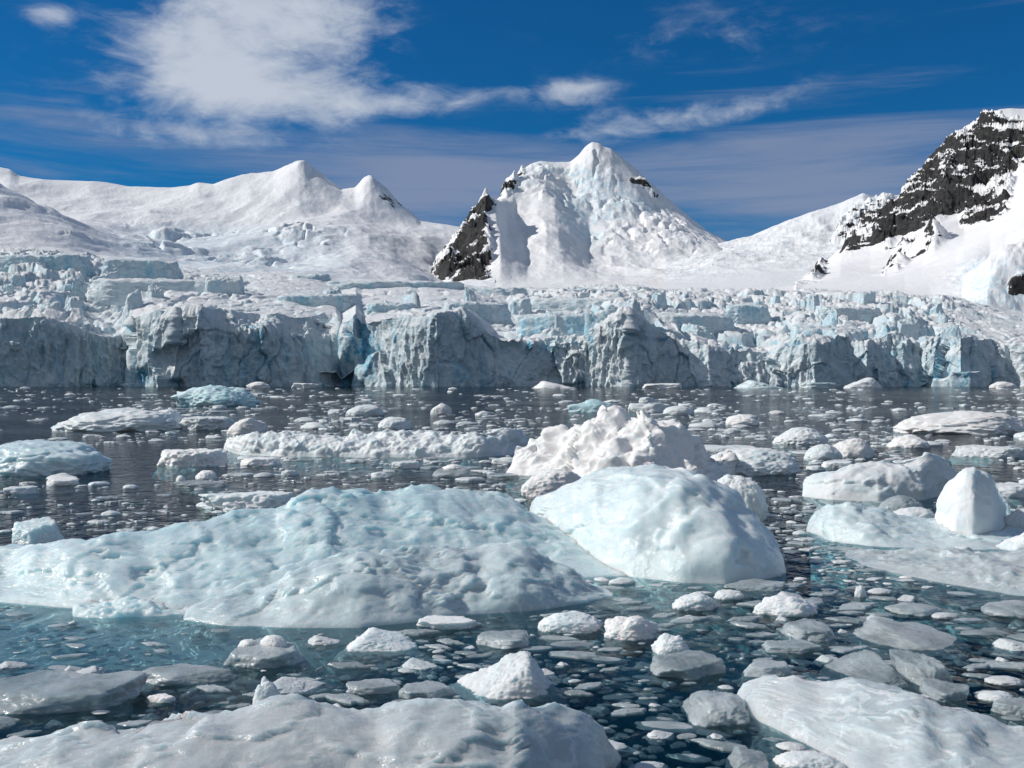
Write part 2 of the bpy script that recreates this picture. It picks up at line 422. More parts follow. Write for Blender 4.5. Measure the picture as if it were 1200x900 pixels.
# --- far peak and saddle on the right ----------------------------------------------------------------
def n_far(G, PX, PY, D):
    xy = G.copy(); xy[..., 2] *= .4
    a = smooth(1700, 2300, D) * (1 - .6 * smooth(2900, 3100, D))
    rk = rockmask([[(972, 287), (984, 263), (1004, 246), (1032, 238), (1060, 240), (1060, 285), (1000, 287)]], 9)(PX, PY)
    return a * (12 * fbm(xy / 300., 5) + 5 * ridged(xy / 80., 5, .55)) + smooth(.3, .7, rk) * 18 * ridged(xy / 60., 5, .55)
terrain('snow_mountain', 780, 1140, 1.0, [
    (1500, [(780, 352), (1140, 352)]),
    (1900, [(780, 330), (850, 324), (900, 320), (950, 318), (1140, 330)]),
    (2400, [(780, 320), (840, 306), (900, 303), (940, 300), (970, 297), (1000, 290), (1140, 290)]),
    (2800, [(780, 310), (845, 297), (880, 291), (920, 277), (960, 268), (985, 268), (1010, 262), (1140, 255)]),
    (3150, [(780, 305), (845, 289), (880, 280), (920, 263), (950, 251), (980, 242), (1000, 233), (1012, 229), (1022, 234), (1040, 233), (1060, 230), (1140, 230)]),
    (3800, [(780, 360), (1140, 380)])], 200, n_far,
    rockmask([[(972, 287), (984, 263), (1004, 246), (1032, 238), (1060, 240), (1060, 285), (1000, 287)]], 9, .82),
    lambda X, Y, G: .25 + 0 * X, M['cliffmtn'], 2)

# --- rocky mountain on the right with its snow apron ---------------------------------------------------
RIGHT_ROCK = [[(985, 303), (994, 280), (1008, 256), (1034, 244), (1050, 226), (1066, 202), (1084, 180), (1112, 160), (1140, 148), (1148, 134), (1172, 133), (1168, 146), (1230, 150), (1220, 185), (1190, 205),
               (1186, 232), (1178, 252), (1160, 262), (1128, 266), (1124, 244), (1106, 256), (1080, 268), (1052, 278), (1044, 288), (1020, 290), (1004, 296)],
              [(1036, 320), (1046, 304), (1062, 290), (1080, 278), (1094, 270), (1112, 281), (1092, 291), (1072, 300), (1052, 317)],
              [(933, 337), (952, 325), (960, 312), (967, 309), (966, 317), (954, 330)], ([(1182, 343), (1190, 330), (1206, 326), (1212, 340)], .5)]
def n_right(G, PX, PY, D):
    xy = G.copy(); xy[..., 2] *= .5
    a = smooth(1080, 1500, D) * (1 - .6 * smooth(1900, 2030, D) * (1 - smooth(2070, 2200, D)))
    rk = smooth(.25, .7, rockmask(RIGHT_ROCK, 12)(PX, PY))
    z = (5 * fbm(xy / 260., 4) + .8 * ridged(xy / 80., 3)) * a
    low = smooth(1085, 1150, PX) * (1 - smooth(1130, 1250, D))
    z += low * (2.5 * ridged(xy / 24., 4) )
    F1, F2, cv = voronoi(xy / np.array([38., 50., 34.]), 3)
    return z + rk * (1 - .55 * smooth(1930, 2030, D) * (1 - smooth(2070, 2150, D))) * (20 * ridged(np.stack([(xy[..., 0] + xy[..., 2] * 1.2) / 62., xy[..., 1] / 80., (xy[..., 2] - xy[..., 0] * .5) / 110.], -1), 6, .52) + 13 * (cv[..., 0] - .5) - 7)
terrain('rocky_mountain', 860, 1500, .8, [
    (940, [(860, 352), (1000, 350), (1100, 360), (1130, 366), (1200, 392), (1500, 440)]),
    (1030, [(860, 350), (1000, 346), (1090, 349), (1128, 345), (1145, 325), (1160, 303), (1178, 291), (1200, 284), (1260, 280), (1500, 300)]),
    (1120, [(860, 347), (940, 342), (1000, 338), (1060, 333), (1120, 322), (1160, 308), (1200, 290), (1300, 262), (1500, 220)]),
    (1350, [(860, 345), (940, 337), (1000, 329), (1040, 323), (1080, 311), (1120, 294), (1160, 275), (1200, 252), (1300, 205), (1500, 150)]),
    (1600, [(860, 347), (930, 338), (960, 322), (985, 315), (1020, 312), (1045, 308), (1070, 294), (1095, 274), (1130, 272), (1170, 252), (1200, 226), (1300, 170), (1500, 120)]),
    (1800, [(860, 350), (930, 340), (960, 316), (985, 302), (1020, 284), (1060, 262), (1100, 232), (1150, 205), (1200, 178), (1300, 145), (1500, 110)]),
    (2050, [(860, 365), (940, 336), (966, 312), (990, 290), (1002, 275), (1020, 256), (1040, 248), (1056, 232), (1068, 216), (1080, 204), (1090, 190), (1105, 177), (1120, 165), (1138, 156),
            (1147, 150), (1150, 141), (1162, 134), (1172, 130), (1185, 129), (1200, 130), (1300, 120), (1500, 140)]),
    (2600, [(860, 380), (1100, 340), (1500, 330)])], 380, n_right, rockmask(RIGHT_ROCK, 12, .86),
    lambda X, Y, G: .6 * smooth(1100, 1150, X) * smooth(290, 320, Y), M['cliffmtn'], 1.5)

# ------------------------------------------------------------------ glacier: front cliff
TOP = [(-260, 372), (-60, 372), (0, 374), (50, 371), (90, 384), (110, 392), (128, 396), (150, 392), (152, 374), (170, 370), (185, 363), (250, 360), (272, 363), (300, 366), (330, 367), (370, 372), (394, 372),
       (400, 381), (412, 372), (417, 367), (424, 379), (450, 374), (480, 371), (490, 373), (520, 367), (540, 364), (550, 367), (560, 378), (575, 394), (600, 399), (622, 402), (650, 398), (690, 396),
       (700, 382), (716, 374), (730, 363), (742, 366), (760, 378), (775, 390), (800, 398), (812, 402), (830, 409), (870, 411), (900, 414), (924, 402), (936, 396), (960, 400), (990, 396), (1002, 402),
       (1015, 404), (1030, 396), (1050, 392), (1062, 400), (1080, 404), (1100, 398), (1125, 394), (1150, 400), (1170, 402), (1200, 405), (1460, 402)]
OFF = [(-260, -6), (-100, -14), (0, -8), (60, 2), (146, 20), (151, 24), (154, 10), (176, -2), (205, -13), (212, -10), (250, -12), (262, -10), (340, 4), (388, 20), (400, 18), (414, 8), (420, 16), (432, 6), (470, -8), (512, -20), (545, -10), (620, 6),
       (640, 10), (690, 8), (706, 4), (736, -3), (752, 2), (775, 8), (800, 2), (830, -4), (850, 2), (900, 8), (920, 0), (955, -9), (990, 2), (1016, -6), (1022, 8), (1060, 10), (1080, 13), (1100, 6),
       (1126, -6), (1180, 10), (1200, 2), (1460, 0)]
D0 = 566.0
BLUE = [(172, 440, 12, 14, 1.), (205, 446, 7, 7, .8), (420, 405, 17, 42, 1.), (438, 425, 8, 30, .9), (405, 440, 12, 22, .9), (455, 376, 4, 6, .9), (462, 396, 4, 8, .8), (640, 408, 12, 6, .7), (697, 395, 5, 14, .7),
        (1075, 425, 10, 30, .75), (1105, 402, 8, 10, .9), (1048, 425, 22, 22, .5), (1130, 425, 30, 20, .5), (60, 425, 90, 30, .35), (310, 425, 60, 30, .35), (560, 425, 50, 20, .3), (1000, 425, 16, 20, .5), (990, 400, 12, 10, .4), (862, 402, 8, 5, .9), (235, 370, 5, 5, .6)]
def blue_spots(X, Y):
    b = np.zeros_like(X)
    for x, y, rx, ry, s in BLUE: b = np.maximum(b, s * np.exp(-(((X - x) / rx) ** 2 + ((Y - y) / ry) ** 2)))
    return b

def build_cliff():
    px = np.arange(-260, 1461, .9); rows = 120
    yt = curve(TOP, px); off = curve(OFF, px)
    D = D0 + off
    zt = EYE - (yt - HY) / F * D
    x = (px - CX) / F * D0
    # jagged top line
    q = np.stack([x / 9, 0 * x + 3.3, 0 * x], -1)
    zt = zt + 1.6 * ridged(q, 4, .6) * (.5 + .5 * smooth(560, 640, px)) - .6
    v = np.linspace(0, 1, rows)
    G = np.zeros((rows + 26, len(px), 3))
    lean = 3 + 5 * smooth(550, 650, px) + 3 * fbm(np.stack([x / 60, 0 * x, 0 * x + 9], -1), 2)
    lean = np.clip(lean, .5, 14)
    for r, s in enumerate(v):
        d = D + lean * s ** 1.6 + 15 * smooth(238, 262, px) * (1 - smooth(386, 398, px)) * smooth(.66, 1, s) * (1 + .5 * fbm(np.stack([x / 14, 0 * x, 0 * x], -1), 3))
        z = -3 + (zt + 3) * s
        G[r] = np.stack([(px - CX) / F * d, d, z], -1)
    rim = d.copy()
    for r in range(26):                                            # the top, running back under the broken ice behind
        s = (r + 1) / 26; d = rim + 46 * s
        G[rows + r] = np.stack([(px - CX) / F * d, d, zt + .5 - 3.5 * s], -1)
    n = grid_normals(G); n[:rows] = np.where(n[:rows, :, 1:2] > 0, -n[:rows], n[:rows]); n[rows:] = np.where(n[rows:, :, 2:3] < 0, -n[rows:], n[rows:])
    PY = HY - (G[..., 2] - EYE) / G[..., 1] * F; PX = np.broadcast_to(px, PY.shape)
    # fractured columns and blocks: cells that jut out or sit back, then finer broken ice
    wq = G + 4 * np.stack([fbm(G / 22, 3), fbm(G / 22 + 7, 3), fbm(G / 22 + 13, 3)], -1)
    F1, F2, c1 = voronoi(wq / np.array([17., 17., 30.]))
    f1, f2, c2 = voronoi(wq / np.array([5.5, 5.5, 13.]) + 40)
    g1, g2, c3 = voronoi(wq / np.array([2.2, 2.2, 3.6]) + 80)
    face = np.zeros(PY.shape); face[:rows] = 1; face[rows:] = np.linspace(.7, .15, 26)[:, None]
    rough = .35 + .65 * np.clip(.5 + .9 * fbm(G / np.array([48., 48., 30.]) + 21, 3), 0, 1)
    rough = np.clip(rough + .5 * smooth(600, 640, PX) * (1 - smooth(920, 990, PX)), .3, 1.2)
    d = 7.0 * (c1[..., 0] - .5) + 5.0 * (c1[..., 1] - .5) * (F1 - .3) + 2.2 * (F1 - .4) + 3.0 * fbm(G / np.array([26., 26., 40.]) + 3, 4) \
        + rough * (2.2 * (c2[..., 0] - .5) + 0.8 * (c3[..., 0] - .5) + .85 * ridged(G / np.array([6., 6., 10.]), 4, .6)) \
        - 1.0 * np.clip(1 - (F2 - F1) / .07, 0, 1) * (c1[..., 2] > .4) + 1.8 * ridged(G / np.array([4.5, 4.5, 26.]) + 5, 4, .55) * np.clip(.5 + fbm(G / 40. + 2, 2), 0, 1)
    att = 1 / (1 + 1.3 * np.abs(np.gradient(off, x)))
    d = d - (1 - att) * rough * (2.2 * (c2[..., 0] - .5) + .8 * (c3[..., 0] - .5) + .85 * ridged(G / np.array([6., 6., 10.]), 4, .6)) * .85
    d *= face * (.25 + .75 * np.clip(np.concatenate([(1 - v) / .12, np.zeros(26)]), 0, 1)[:, None])
    G = G + n * d[..., None]
    # sea caves eaten out at the waterline
    for cx, w, hh, dep in ((174, 13, 20, 9), (207, 8, 8, 5), (404, 12, 26, 10), (1010, 6, 14, 5), (415, 5, 40, 7)):
        k = np.exp(-((PX - cx) / w) ** 4) * np.exp(-((PY - 453) / hh) ** 4) * face
        G[..., 1] += dep * k
    PY = HY - (G[..., 2] - EYE) / G[..., 1] * F
    global RIM
    RIM = (px, np.maximum.reduce([rim + off_ for off_ in (0,)]), zt)
    bl = np.maximum(blue_spots(PX, PY), .8 * np.clip(1 - (F2 - F1) / .06, 0, 1) * (c1[..., 2] > .4) * face)
    me = mesh_from('glacier', G.reshape(-1, 3), grid_quads(*PY.shape)[:, ::-1], {'blue': bl})
    return structure(link('glacier', me, M['glacier']))
glacier = build_cliff()

# ------------------------------------------------------------------ glacier: the crevassed ice behind the front
CREST = [(-260, 285), (0, 293), (100, 296), (115, 303), (215, 313), (280, 319), (330, 318), (370, 322), (395, 328), (500, 329), (530, 333), (600, 338), (700, 336), (800, 338), (900, 340), (950, 341),
         (1050, 343), (1100, 346), (1130, 352), (1200, 364), (1460, 390)]
def build_field():
    px = np.arange(-260, 1461, .9)
    Ds = [578, 620, 700, 820, 980, 1040]
    top = curve(TOP, px); cr = scurve(CREST, px, 4)
    # keep the base a little under the cliff top, then rise in terraces to the crest
    base = np.maximum(top, 366) + 7
    L = [base, cr + (base - cr) * .78, cr + (base - cr) * .5, cr + (base - cr) * .22, cr, cr + 10]
    D = np.concatenate([np.linspace(Ds[0], 700, 120, endpoint=False), np.linspace(700, 1040, 120)])
    Z = np.array([EYE - (l - HY) / F * d for l, d in zip(L, Ds)])
    ZZ = np.array([[0.]])
    ZZ = np.stack([np.interp(D, Ds, Z[:, c]) for c in range(len(px))], 1)
    PX, DD = np.meshgrid(px, D)
    G = np.stack([(PX - CX) / F * DD, DD, ZZ], -1)
    amp = curve([(-260, 1), (120, 1), (180, .45), (280, .28), (400, .16), (560, .25), (640, .75), (900, .95), (1100, .9), (1140, .45), (1220, .2), (1460, .3)], PX)
    q = G.copy(); q[..., 2] = 0
    w = q + 7 * np.stack([fbm(q / 30, 3), fbm(q / 30 + 7, 3), 0 * PX], -1)
    F1, F2, c1 = voronoi(w / np.array([24., 30., 1]), 2)
    f1, f2, c2 = voronoi(w / np.array([8., 13., 1]) + np.array([33., 9, 0]), 2)
    h = smooth(0, .22, F2 - F1) * (8.0 * c1[..., 0] + 5 * (c1[..., 1] - .5) * F1) + smooth(0, .3, f2 - f1) * 3.2 * c2[..., 0] - 5.5
    h += .9 * ridged(q / 9., 4, .5) + 3 * fbm(q / 60., 3)
    fade = smooth(578, 596, DD) * (1 - .55 * smooth(880, 970, DD))
    rimD = np.interp(px, RIM[0], np.max([np.roll(RIM[1], k) for k in range(-6, 7)], axis=0))
    G[..., 2] -= 26 * smooth(6, -6, DD - rimD[None, :] - 6)
    G[..., 2] += amp * fade * h + (1 - fade) * 1.0 * fbm(q / 8, 3)
    PY = HY - (G[..., 2] - EYE) / DD * F
    bl = np.clip(.22 * (F2 - F1 < .16) + .35 * (f2 - f1 < .14) * (c2[..., 1] > .5), 0, 1)
    me = mesh_from('icefall', G.reshape(-1, 3), grid_quads(*PX.shape), {'blue': bl})
    return link('icefall', me, M['glacier'], glacier)
build_field()

# ------------------------------------------------------------------ chunk generator (one star-shaped block of ice)
def chunk(seed, style, level, even=1.):
    r = np.random.default_rng(seed)
    n, f = ico(level)
    def planes(pn, pd, m):
        pn = np.array(pn, float); pn /= np.linalg.norm(pn, axis=1)[:, None]
        k = np.clip(n @ pn.T, 0, None) / np.array(pd)
        return (k ** m).sum(1) ** (-1 / m)
    ang = r.uniform(0, 6.28)
    if style == 'block':                                             # glacier blocks: steep sides, snow top
        pn, pd = [], []
        for k in range(r.integers(4, 7)):
            a = ang + k * 6.283 / 5 + r.uniform(-.35, .35); pn.append((math.cos(a), math.sin(a), r.uniform(-.1, .45))); pd.append(r.uniform(.75, 1.05))
        pn += [(r.uniform(-.3, .3), r.uniform(-.35, .15), 1), (0, 0, -1)]; pd += [r.uniform(.8, 1), 1.]
        pn.append(r.normal(size=3) * (1, 1, .5) + (0, 0, .5)); pd.append(r.uniform(.85, 1.1))
        v = n * planes(pn, pd, 22)[:, None]
        a1, a2 = .10, .05
    elif style == 'table':                                           # tabular block, wide flat top
        pn = [(-1, .1, .05), (1, -.05, .12), (r.uniform(-.2, .2), -1, .1), (0, 1, 0), (r.uniform(-.05, .05), -.12, 1), (0, 0, -1), (-.8, -.8, .1), (.8, -.75, .2)]
        v = n * planes(pn, [1, 1, 1, 1, 1, 1, 1.25, 1.2], 26)[:, None]
        a1, a2 = .05, .03
    elif style == 'slab':
        pn, pd = [(r.uniform(-.06, .06), r.uniform(-.1, .06), 1), (0, 0, -1)], [r.uniform(.5, .8), .8]
        for k in range(7):
            a = ang + k * .9 + r.uniform(-.3, .3); pn.append((math.cos(a), math.sin(a), r.uniform(-.3, .6))); pd.append(r.uniform(.78, 1.05))
        v = n * planes(pn, pd, 20)[:, None]; a1, a2 = .10, .05
    elif style == 'wedge':
        a = r.choice([r.uniform(-.5, .5), math.pi + r.uniform(-.5, .5)])
        pn = [(math.cos(a) * .75, math.sin(a) * .5 - .25, 1), (-math.cos(a), r.uniform(-.5, .1), .5), (0, -1, .45), (0, 0, -1), (0, 1, .3)]
        pd = [.55, .75, .8, .8, .9]
        for k in range(4):
            b = r.uniform(0, 6.28); pn.append((math.cos(b), math.sin(b), r.uniform(-.1, .4))); pd.append(r.uniform(.85, 1.1))
        v = n * planes(pn, pd, 12)[:, None]; a1, a2 = .10, .05
    elif style in ('knobs', 'lump', 'dome', 'egg', 'flake', 'peaks'):
        K = {'knobs': 26, 'lump': 9, 'dome': 4, 'egg': 3, 'flake': 5, 'peaks': 8}[style]
        R = np.zeros(len(n)); m = {'knobs': 30, 'lump': 11, 'dome': 8, 'egg': 8, 'flake': 8, 'peaks': 24}[style]
        c0 = np.ones(len(n)) * {'knobs': .72, 'lump': .66, 'dome': .8, 'egg': .88, 'flake': .8, 'peaks': .62}[style]
        acc = c0 ** m
        for k in range(K):
            d = r.normal(size=3); d[2] = abs(d[2]) * .9; d /= np.linalg.norm(d)
            w = r.uniform(5, 16) if style in ('knobs', 'peaks') else r.uniform(2, 6)
            acc = acc + (c0 * (1 + r.uniform(.12, .45) * np.exp(w * (n @ d - 1)))) ** m
        v = n * (acc ** (1 / m))[:, None]
        a1, a2 = {'knobs': (.07, .04), 'lump': (.09, .04), 'dome': (.05, .02), 'egg': (.03, .006), 'flake': (.10, .04), 'peaks': (.12, .05)}[style]
    o = r.uniform(0, 50, 3); a2 = a2 * even
    d = a1 * fbm(v * 1.7 + o, 4) + a2 * ridged(v * 5 + o, 3, .6)
    if level >= 4:
        F1, F2, cv = voronoi(v * 3.2 + o); d = d - a2 * 1.2 * F1
        d = d + a2 * .5 * fbm(v * 14 + o, 3)
    v = v * (1 + d)[:, None]
    up = v[v[:, 2] > -.06 * v[:, 2].max()] if style not in ('block', 'table') else v
    lo = np.array([*up.min(0)[:2], v[:, 2].min()]); hi = v.max(0); hi[:2] = up.max(0)[:2]
    v[:, 0] = (v[:, 0] - (lo[0] + hi[0]) / 2) / (hi[0] - lo[0]); v[:, 1] = (v[:, 1] - (lo[1] + hi[1]) / 2) / (hi[1] - lo[1])
    v[:, 2] = np.where(v[:, 2] > 0, v[:, 2] / hi[2], v[:, 2] / -lo[2])          # above water 0..1, below -1..0
    return v, f

def shard(seed, n=20, tall=False):
    """a flat broken plate of ice: cornered outline, chipped rim, slightly tilted top"""
    r = np.random.default_rng(seed)
    th = np.arange(n) / n * 6.28318 + r.uniform(-.1, .1, n)
    rad = np.full(n, 9.)
    a0 = r.uniform(0, 6.28); K = r.integers(4, 7)
    for k in range(K):
        a = a0 + k * 6.283 / K + r.uniform(-.35, .35); c = np.cos(th - a)
        rad = np.where(c > .12, np.minimum(rad, r.uniform(.6, 1.) / np.clip(c, .12, 1)), rad)
    rad = np.minimum(rad, 1.25) * (1 + r.normal(0, .05, n))
    tx, ty = r.uniform(-.3, .3), r.uniform(-.45, .1)
    V = []
    for f_, z in ((.72, -1.), (1.04, -.35), (1., .1), (.9, .62), (.62, .85), (.3, .95)):
        x = rad * f_ * np.cos(th); y = rad * f_ * np.sin(th)
        zz = z + (z > .3) * (tx * x + ty * y + r.normal(0, .10, n)) if z > .3 else z + 0 * x
        V.append(np.stack([x, y, zz], -1))
    V = np.concatenate(V + [np.array([[0, 0, 1.0]])])
    m = 6; F_ = []
    for i in range(m - 1):
        for k in range(n):
            a, b = i * n + k, i * n + (k + 1) % n
            F_ += [(a, b, b + n), (a, b + n, a + n)]
    c = m * n
    for k in range(n): F_.append(((m - 1) * n + k, (m - 1) * n + (k + 1) % n, c))
    lo, hi = V.min(0), V.max(0)
    V[:, :2] = (V[:, :2] - (lo[:2] + hi[:2]) / 2) / (hi[:2] - lo[:2])
    V[:, 2] = np.where(V[:, 2] > 0, V[:, 2] / hi[2], V[:, 2] / -lo[2])
    return V, np.array(F_)

# ------------------------------------------------------------------ seracs standing in the icefall
TABLES = [(45, 322, 118, 28, 800), (165, 322, 100, 20, 780), (190, 356, 190, 34, 700), (262, 354, 50, 32, 690), (372, 366, 106, 24, 660), (466, 350, 200, 24, 860), (330, 345, 120, 27, 900), (560, 350, 130, 15, 880),
          (652, 398, 104, 36, 615), (818, 394, 112, 30, 640), (978, 414, 106, 34, 604), (690, 368, 150, 22, 740), (1000, 372, 90, 14, 700), (1066, 404, 30, 32, 612), (560, 372, 90, 20, 650), (460, 372, 70, 18, 640),
          (285, 372, 40, 12, 612), (730, 350, 170, 12, 900), (880, 372, 60, 16, 690)]
k = 0
def serac(px, yb, w, hh, D, style, seed, level):
    v, f = chunk(seed, style, level)
    sx = w / F * D; sz = hh / F * D; sy = sx * (.45 if style == 'table' else .9)
    z0 = EYE - (yb - HY) / F * D
    V = v * np.array([sx, sy, sz])
    V[:, 2] = np.where(v[:, 2] < 0, v[:, 2] * sz * .8, V[:, 2])
    V += (0.35 * ridged(V / 3.5 + seed, 4, .6) + (1.1 if style == 'table' else .5) * fbm(V / np.array([9., 9., 14.]) + seed, 3))[:, None] * v / (np.linalg.norm(v, axis=1)[:, None] + 1e-6)
    a = np.random.default_rng(seed + 5).uniform(-.3, .3)
    c, s = math.cos(a), math.sin(a)
    V[:, :2] = V[:, :2] @ np.array([[c, s], [-s, c]])
    bl = np.full(len(V), float(np.random.default_rng(seed).uniform(.0, .45)))
    me = mesh_from('serac', V, f, {'blue': bl})
    link('serac', me, M['glacier'], glacier, ((px - CX) / F * D, D + sy * .3, z0))
for i, (px, yb, w, hh, D) in enumerate(TABLES):
    serac(px, yb, w, hh, D, 'table', 100 + i, 5)
for i in range(80):
    z = rng.random()
    if i < 26: px = rng.uniform(-30, 155); yb = rng.uniform(318, 378)
    elif i < 36: px = rng.uniform(150, 560); yb = rng.uniform(345, 368)
    else: px = rng.uniform(600, 1150); yb = rng.uniform(352, 408)
    top = curve(TOP, px); cr = curve(CREST, px)
    s = np.clip((top + 7 - yb) / (top + 7 - cr), 0.02, 1)
    D = float(np.interp(s, [0, .22, .5, .78, 1], [585, 620, 700, 820, 980]))
    w = rng.uniform(10, 34) * (1.25 - .5 * s); hh = w * rng.uniform(.5, 1.1)
    serac(px, yb + 4, w, hh, D, 'block', 300 + i, 4)

# ------------------------------------------------------------------ water and sea bed
def slab_box(name, x, y0, y1, z0, z1, mat):
    V = [(-x, y0, z0), (x, y0, z0), (x, y1, z0), (-x, y1, z0), (-x, y0, z1), (x, y0, z1), (x, y1, z1), (-x, y1, z1)]
    Q = [(0, 3, 2, 1), (4, 5, 6, 7), (0, 1, 5, 4), (1, 2, 6, 5), (2, 3, 7, 6), (3, 0, 4, 7)]
    return structure(link(name, mesh_from(name, V, Q, None, False), mat))
slab_box('water', 7000, -3000, 7000, -30, 0, M['water'])
V = [(-7500, -3500, -31), (7500, -3500, -31), (7500, 7500, -31), (-7500, 7500, -31)]
structure(link('sea_bed', mesh_from('sea_bed', V, [(0, 1, 2, 3)], None, False), M['bed']))

# ------------------------------------------------------------------ floating ice
FOOT = []            # footprints: (kind, data) so that small ice keeps clear of the large
ANCH = []            # (picture x, picture y, short phrase)

def loft_ice(name, label, cat, front, crest, wf, wb, mat, step_m=.03, a=1.8, b=.7, under=.5, flare=.35, amp=(.05, .02, .008), scale=1., parent=None, seed=0, group=None, anchor=None, rows=(12, 70, 40), knob=0., scallop=.03, scarp=.035, jag=.02, facet=.010):
    """a floating berg from its traced waterline and crest; wf/wb = metres from near waterline to crest and from crest to far waterline"""
    x0 = front[0][0]; x1 = front[-1][0]
    Dm = water_depth(np.mean([p[1] for p in front]))
    n = int(np.clip((x1 - x0) / F * Dm / step_m, 60, 420))
    px = np.linspace(x0, x1, n); u = np.linspace(0, 1, n)
    tap = np.clip(np.minimum(u, 1 - u) / .05, 0, 1); tap = np.sqrt(1 - (1 - tap) ** 2)
    Df = water_depth(scurve(front, px, 2)); wF = (curve(wf, px) if isinstance(wf, list) else wf) * (.15 + .85 * tap); wB = (curve(wb, px) if isinstance(wb, list) else wb) * (.15 + .85 * tap)
    Dc = Df + wF
    zc = np.maximum(EYE - (scurve(crest, px, 1.5) - HY) / F * Dc, .01) * tap + .005
    jg = jag * scale * tap * ridged(np.stack([(px - CX) / F * Dc * 4 / scale + seed, 0 * px, 0 * px], -1), 4, .6) * np.clip(zc / .3, 0, 1)
    Dc2 = Dc + wB
    prof = []
    for s in np.linspace(1, 0, rows[0], endpoint=False): prof.append((Df - flare * tap * (1 - (1 - s) ** 2) * 1.0, -under * s * tap - .01))
    for s in np.linspace(0, 1, rows[1], endpoint=False): prof.append((Df + wF * s, zc * (1 - (1 - s) ** a) ** b + jg * s ** 14))
    for s in np.linspace(0, 1, rows[2]): prof.append((Dc + wB * s, zc * (1 - s ** 2) ** .8 + jg * (1 - s) ** 10))
    for s in np.linspace(.2, 1, 5): prof.append((Dc2 + flare * .4 * s * tap, -under * s * tap))
    G = np.stack([np.stack([(px - CX) / F * d, d, z + 0 * d], -1) for d, z in prof])
    nn = grid_normals(G); nn = np.where(nn[..., 2:3] < 0, -nn, nn)
    o = seed * 3.7
    q = G / scale
    F1, F2, cv = voronoi(q * 2.6 + o)
    f1, f2, c2 = voronoi((q + .12 * np.stack([fbm(q * 3 + o, 3), fbm(q * 3 + o + 5, 3), fbm(q * 3 + o + 9, 3)], -1)) * np.array([1.1, 1.5, 1.8]) + o + 9)
    d = amp[0] * fbm(q * 1.3 + o, 3) + amp[1] * ridged(q * 4 + o, 4, .6) + amp[2] * fbm(q * 18 + o, 3) - scallop * (F1 - .4) * .8 + amp[0] * .9 * ((c2[..., 0] - .5) + (c2[..., 1] - .5) * (f1 - .4) * 1.6)
    b1, b2, bc = voronoi((q + .05 * np.stack([fbm(q * 9 + o, 2), fbm(q * 9 + o + 5, 2), fbm(q * 9 + o + 9, 2)], -1)) * np.array([4.2, 4.2, 6.]) + o + 22)
    d = d + facet * np.clip(.5 + 1.2 * fbm(q * .9 + o + 50, 2), 0, 1) * (1.6 * (bc[..., 0] - .5) + 2.4 * (bc[..., 1] - .5) * (b1 - .4) - 1.2 * (b1 - .4))
    for fr_, am in ((.6, 1.), (1.5, .16)):                          # scarps where plates have broken away
        tt = (fbm(q * np.array([fr_, fr_, fr_ * 1.6]) + o + 31, 3, .4) + .5) * 1.7
        d = d + scarp * am * (np.floor(tt) + smooth(.86, 1., tt - np.floor(tt)) - tt * .8)
    if knob:
        k1, k2, kc = voronoi(q * 3.0 + o + 4); k3, _, _ = voronoi(q * 6.5 + o + 14)
        d = d + knob * (.55 - k1) + knob * .4 * (.5 - k3)
    env = np.clip(G[..., 2] / (.25 * zc.max() + 1e-3), .25, 1) * np.clip(tap * 1.1 - .1, 0, 1)
    G = G + nn * (d * env * scale)[..., None]
    loc = np.array([G[..., 0].mean(), G[..., 1].mean(), 0.])
    me = mesh_from(name, (G - loc).reshape(-1, 3), grid_quads(*G.shape[:2]))
    ob = link(name, me, mat, parent, loc if parent is None else loc - np.array(parent.location))
    if parent is None:
        tag(ob, label, cat, group)
    FOOT.append(('loft', px, Df - .05, Dc2 + .05))
    if anchor: ANCH.append(((x0 + x1) / 2, float(np.mean(curve(front, px))), anchor, (x1 - x0) / 2))
    return ob

_mesh_cache = {}
def piece(name, label, cat, px, yb, w, hh, style, mat, seed, level=4, depth=.75, anchor=None, group=None, rot=None, sink=.5, top=0., fresh=False):
    """one floating piece: yb = its near waterline row, w and hh its size in photo pixels"""
    D = water_depth(yb); sx = w / F * D; sz = hh / F * D
    if yb > 640 and (mat is M['grey'] or style in ('slab', 'flake', 'shard')):
        yf = max(yb - .72 * hh, HY + 20); depth = float(np.clip((water_depth(yf) - D) / sx, .5, 1.5))
    sy = sx * depth
    # seen from above a little: part of the height in the picture is the top's depth
    dd = EYE / (D + sy) ** 1 * 0
    vis = (yb - HY) - EYE * F / (D + sy * .6)                        # rows taken by the top surface going back
    szz = max((hh - .8 * max(vis, 0)) / F * D, .16 * sx if style not in ('flake', 'slab', 'shard') and mat is not M['grey'] else .08 * sx)
    if anchor == 'upright white stump': sy *= .8
    key = (style, seed, level, 'g') if mat is M['grey'] else (style, seed, level)
    if key not in _mesh_cache:
        v, f = shard(seed) if style == 'shard' else chunk(seed, style, level, .3 if mat is M['grey'] else 1.)
        _mesh_cache[key] = mesh_from('ice_' + style, v, f, None, style != 'shard')
    me = _mesh_cache[key]
    if me.materials and me.materials[0] != mat:
        base = key; key = base + (mat.name,)
        if key not in _mesh_cache:
            m2 = _mesh_cache[base].copy(); m2.materials.clear(); _mesh_cache[key] = m2
        me = _mesh_cache[key]
    if mat is M['grey']: szz *= .85; top -= .12 * szz
    o = link(name, me, mat, None, ((px - CX) / F * (D + sy / 2), D + sy / 2, top))
    o.scale = (sx, sy, szz); o.rotation_euler = (0, 0, rot if rot is not None else 0)
    tag(o, label, cat, group)
    FOOT.append(('ell', (px - CX) / F * (D + sy / 2), D + sy / 2, sx / 2, sy / 2))
    if anchor: ANCH.append((px, yb - hh * .4, anchor, w / 2))
    return o

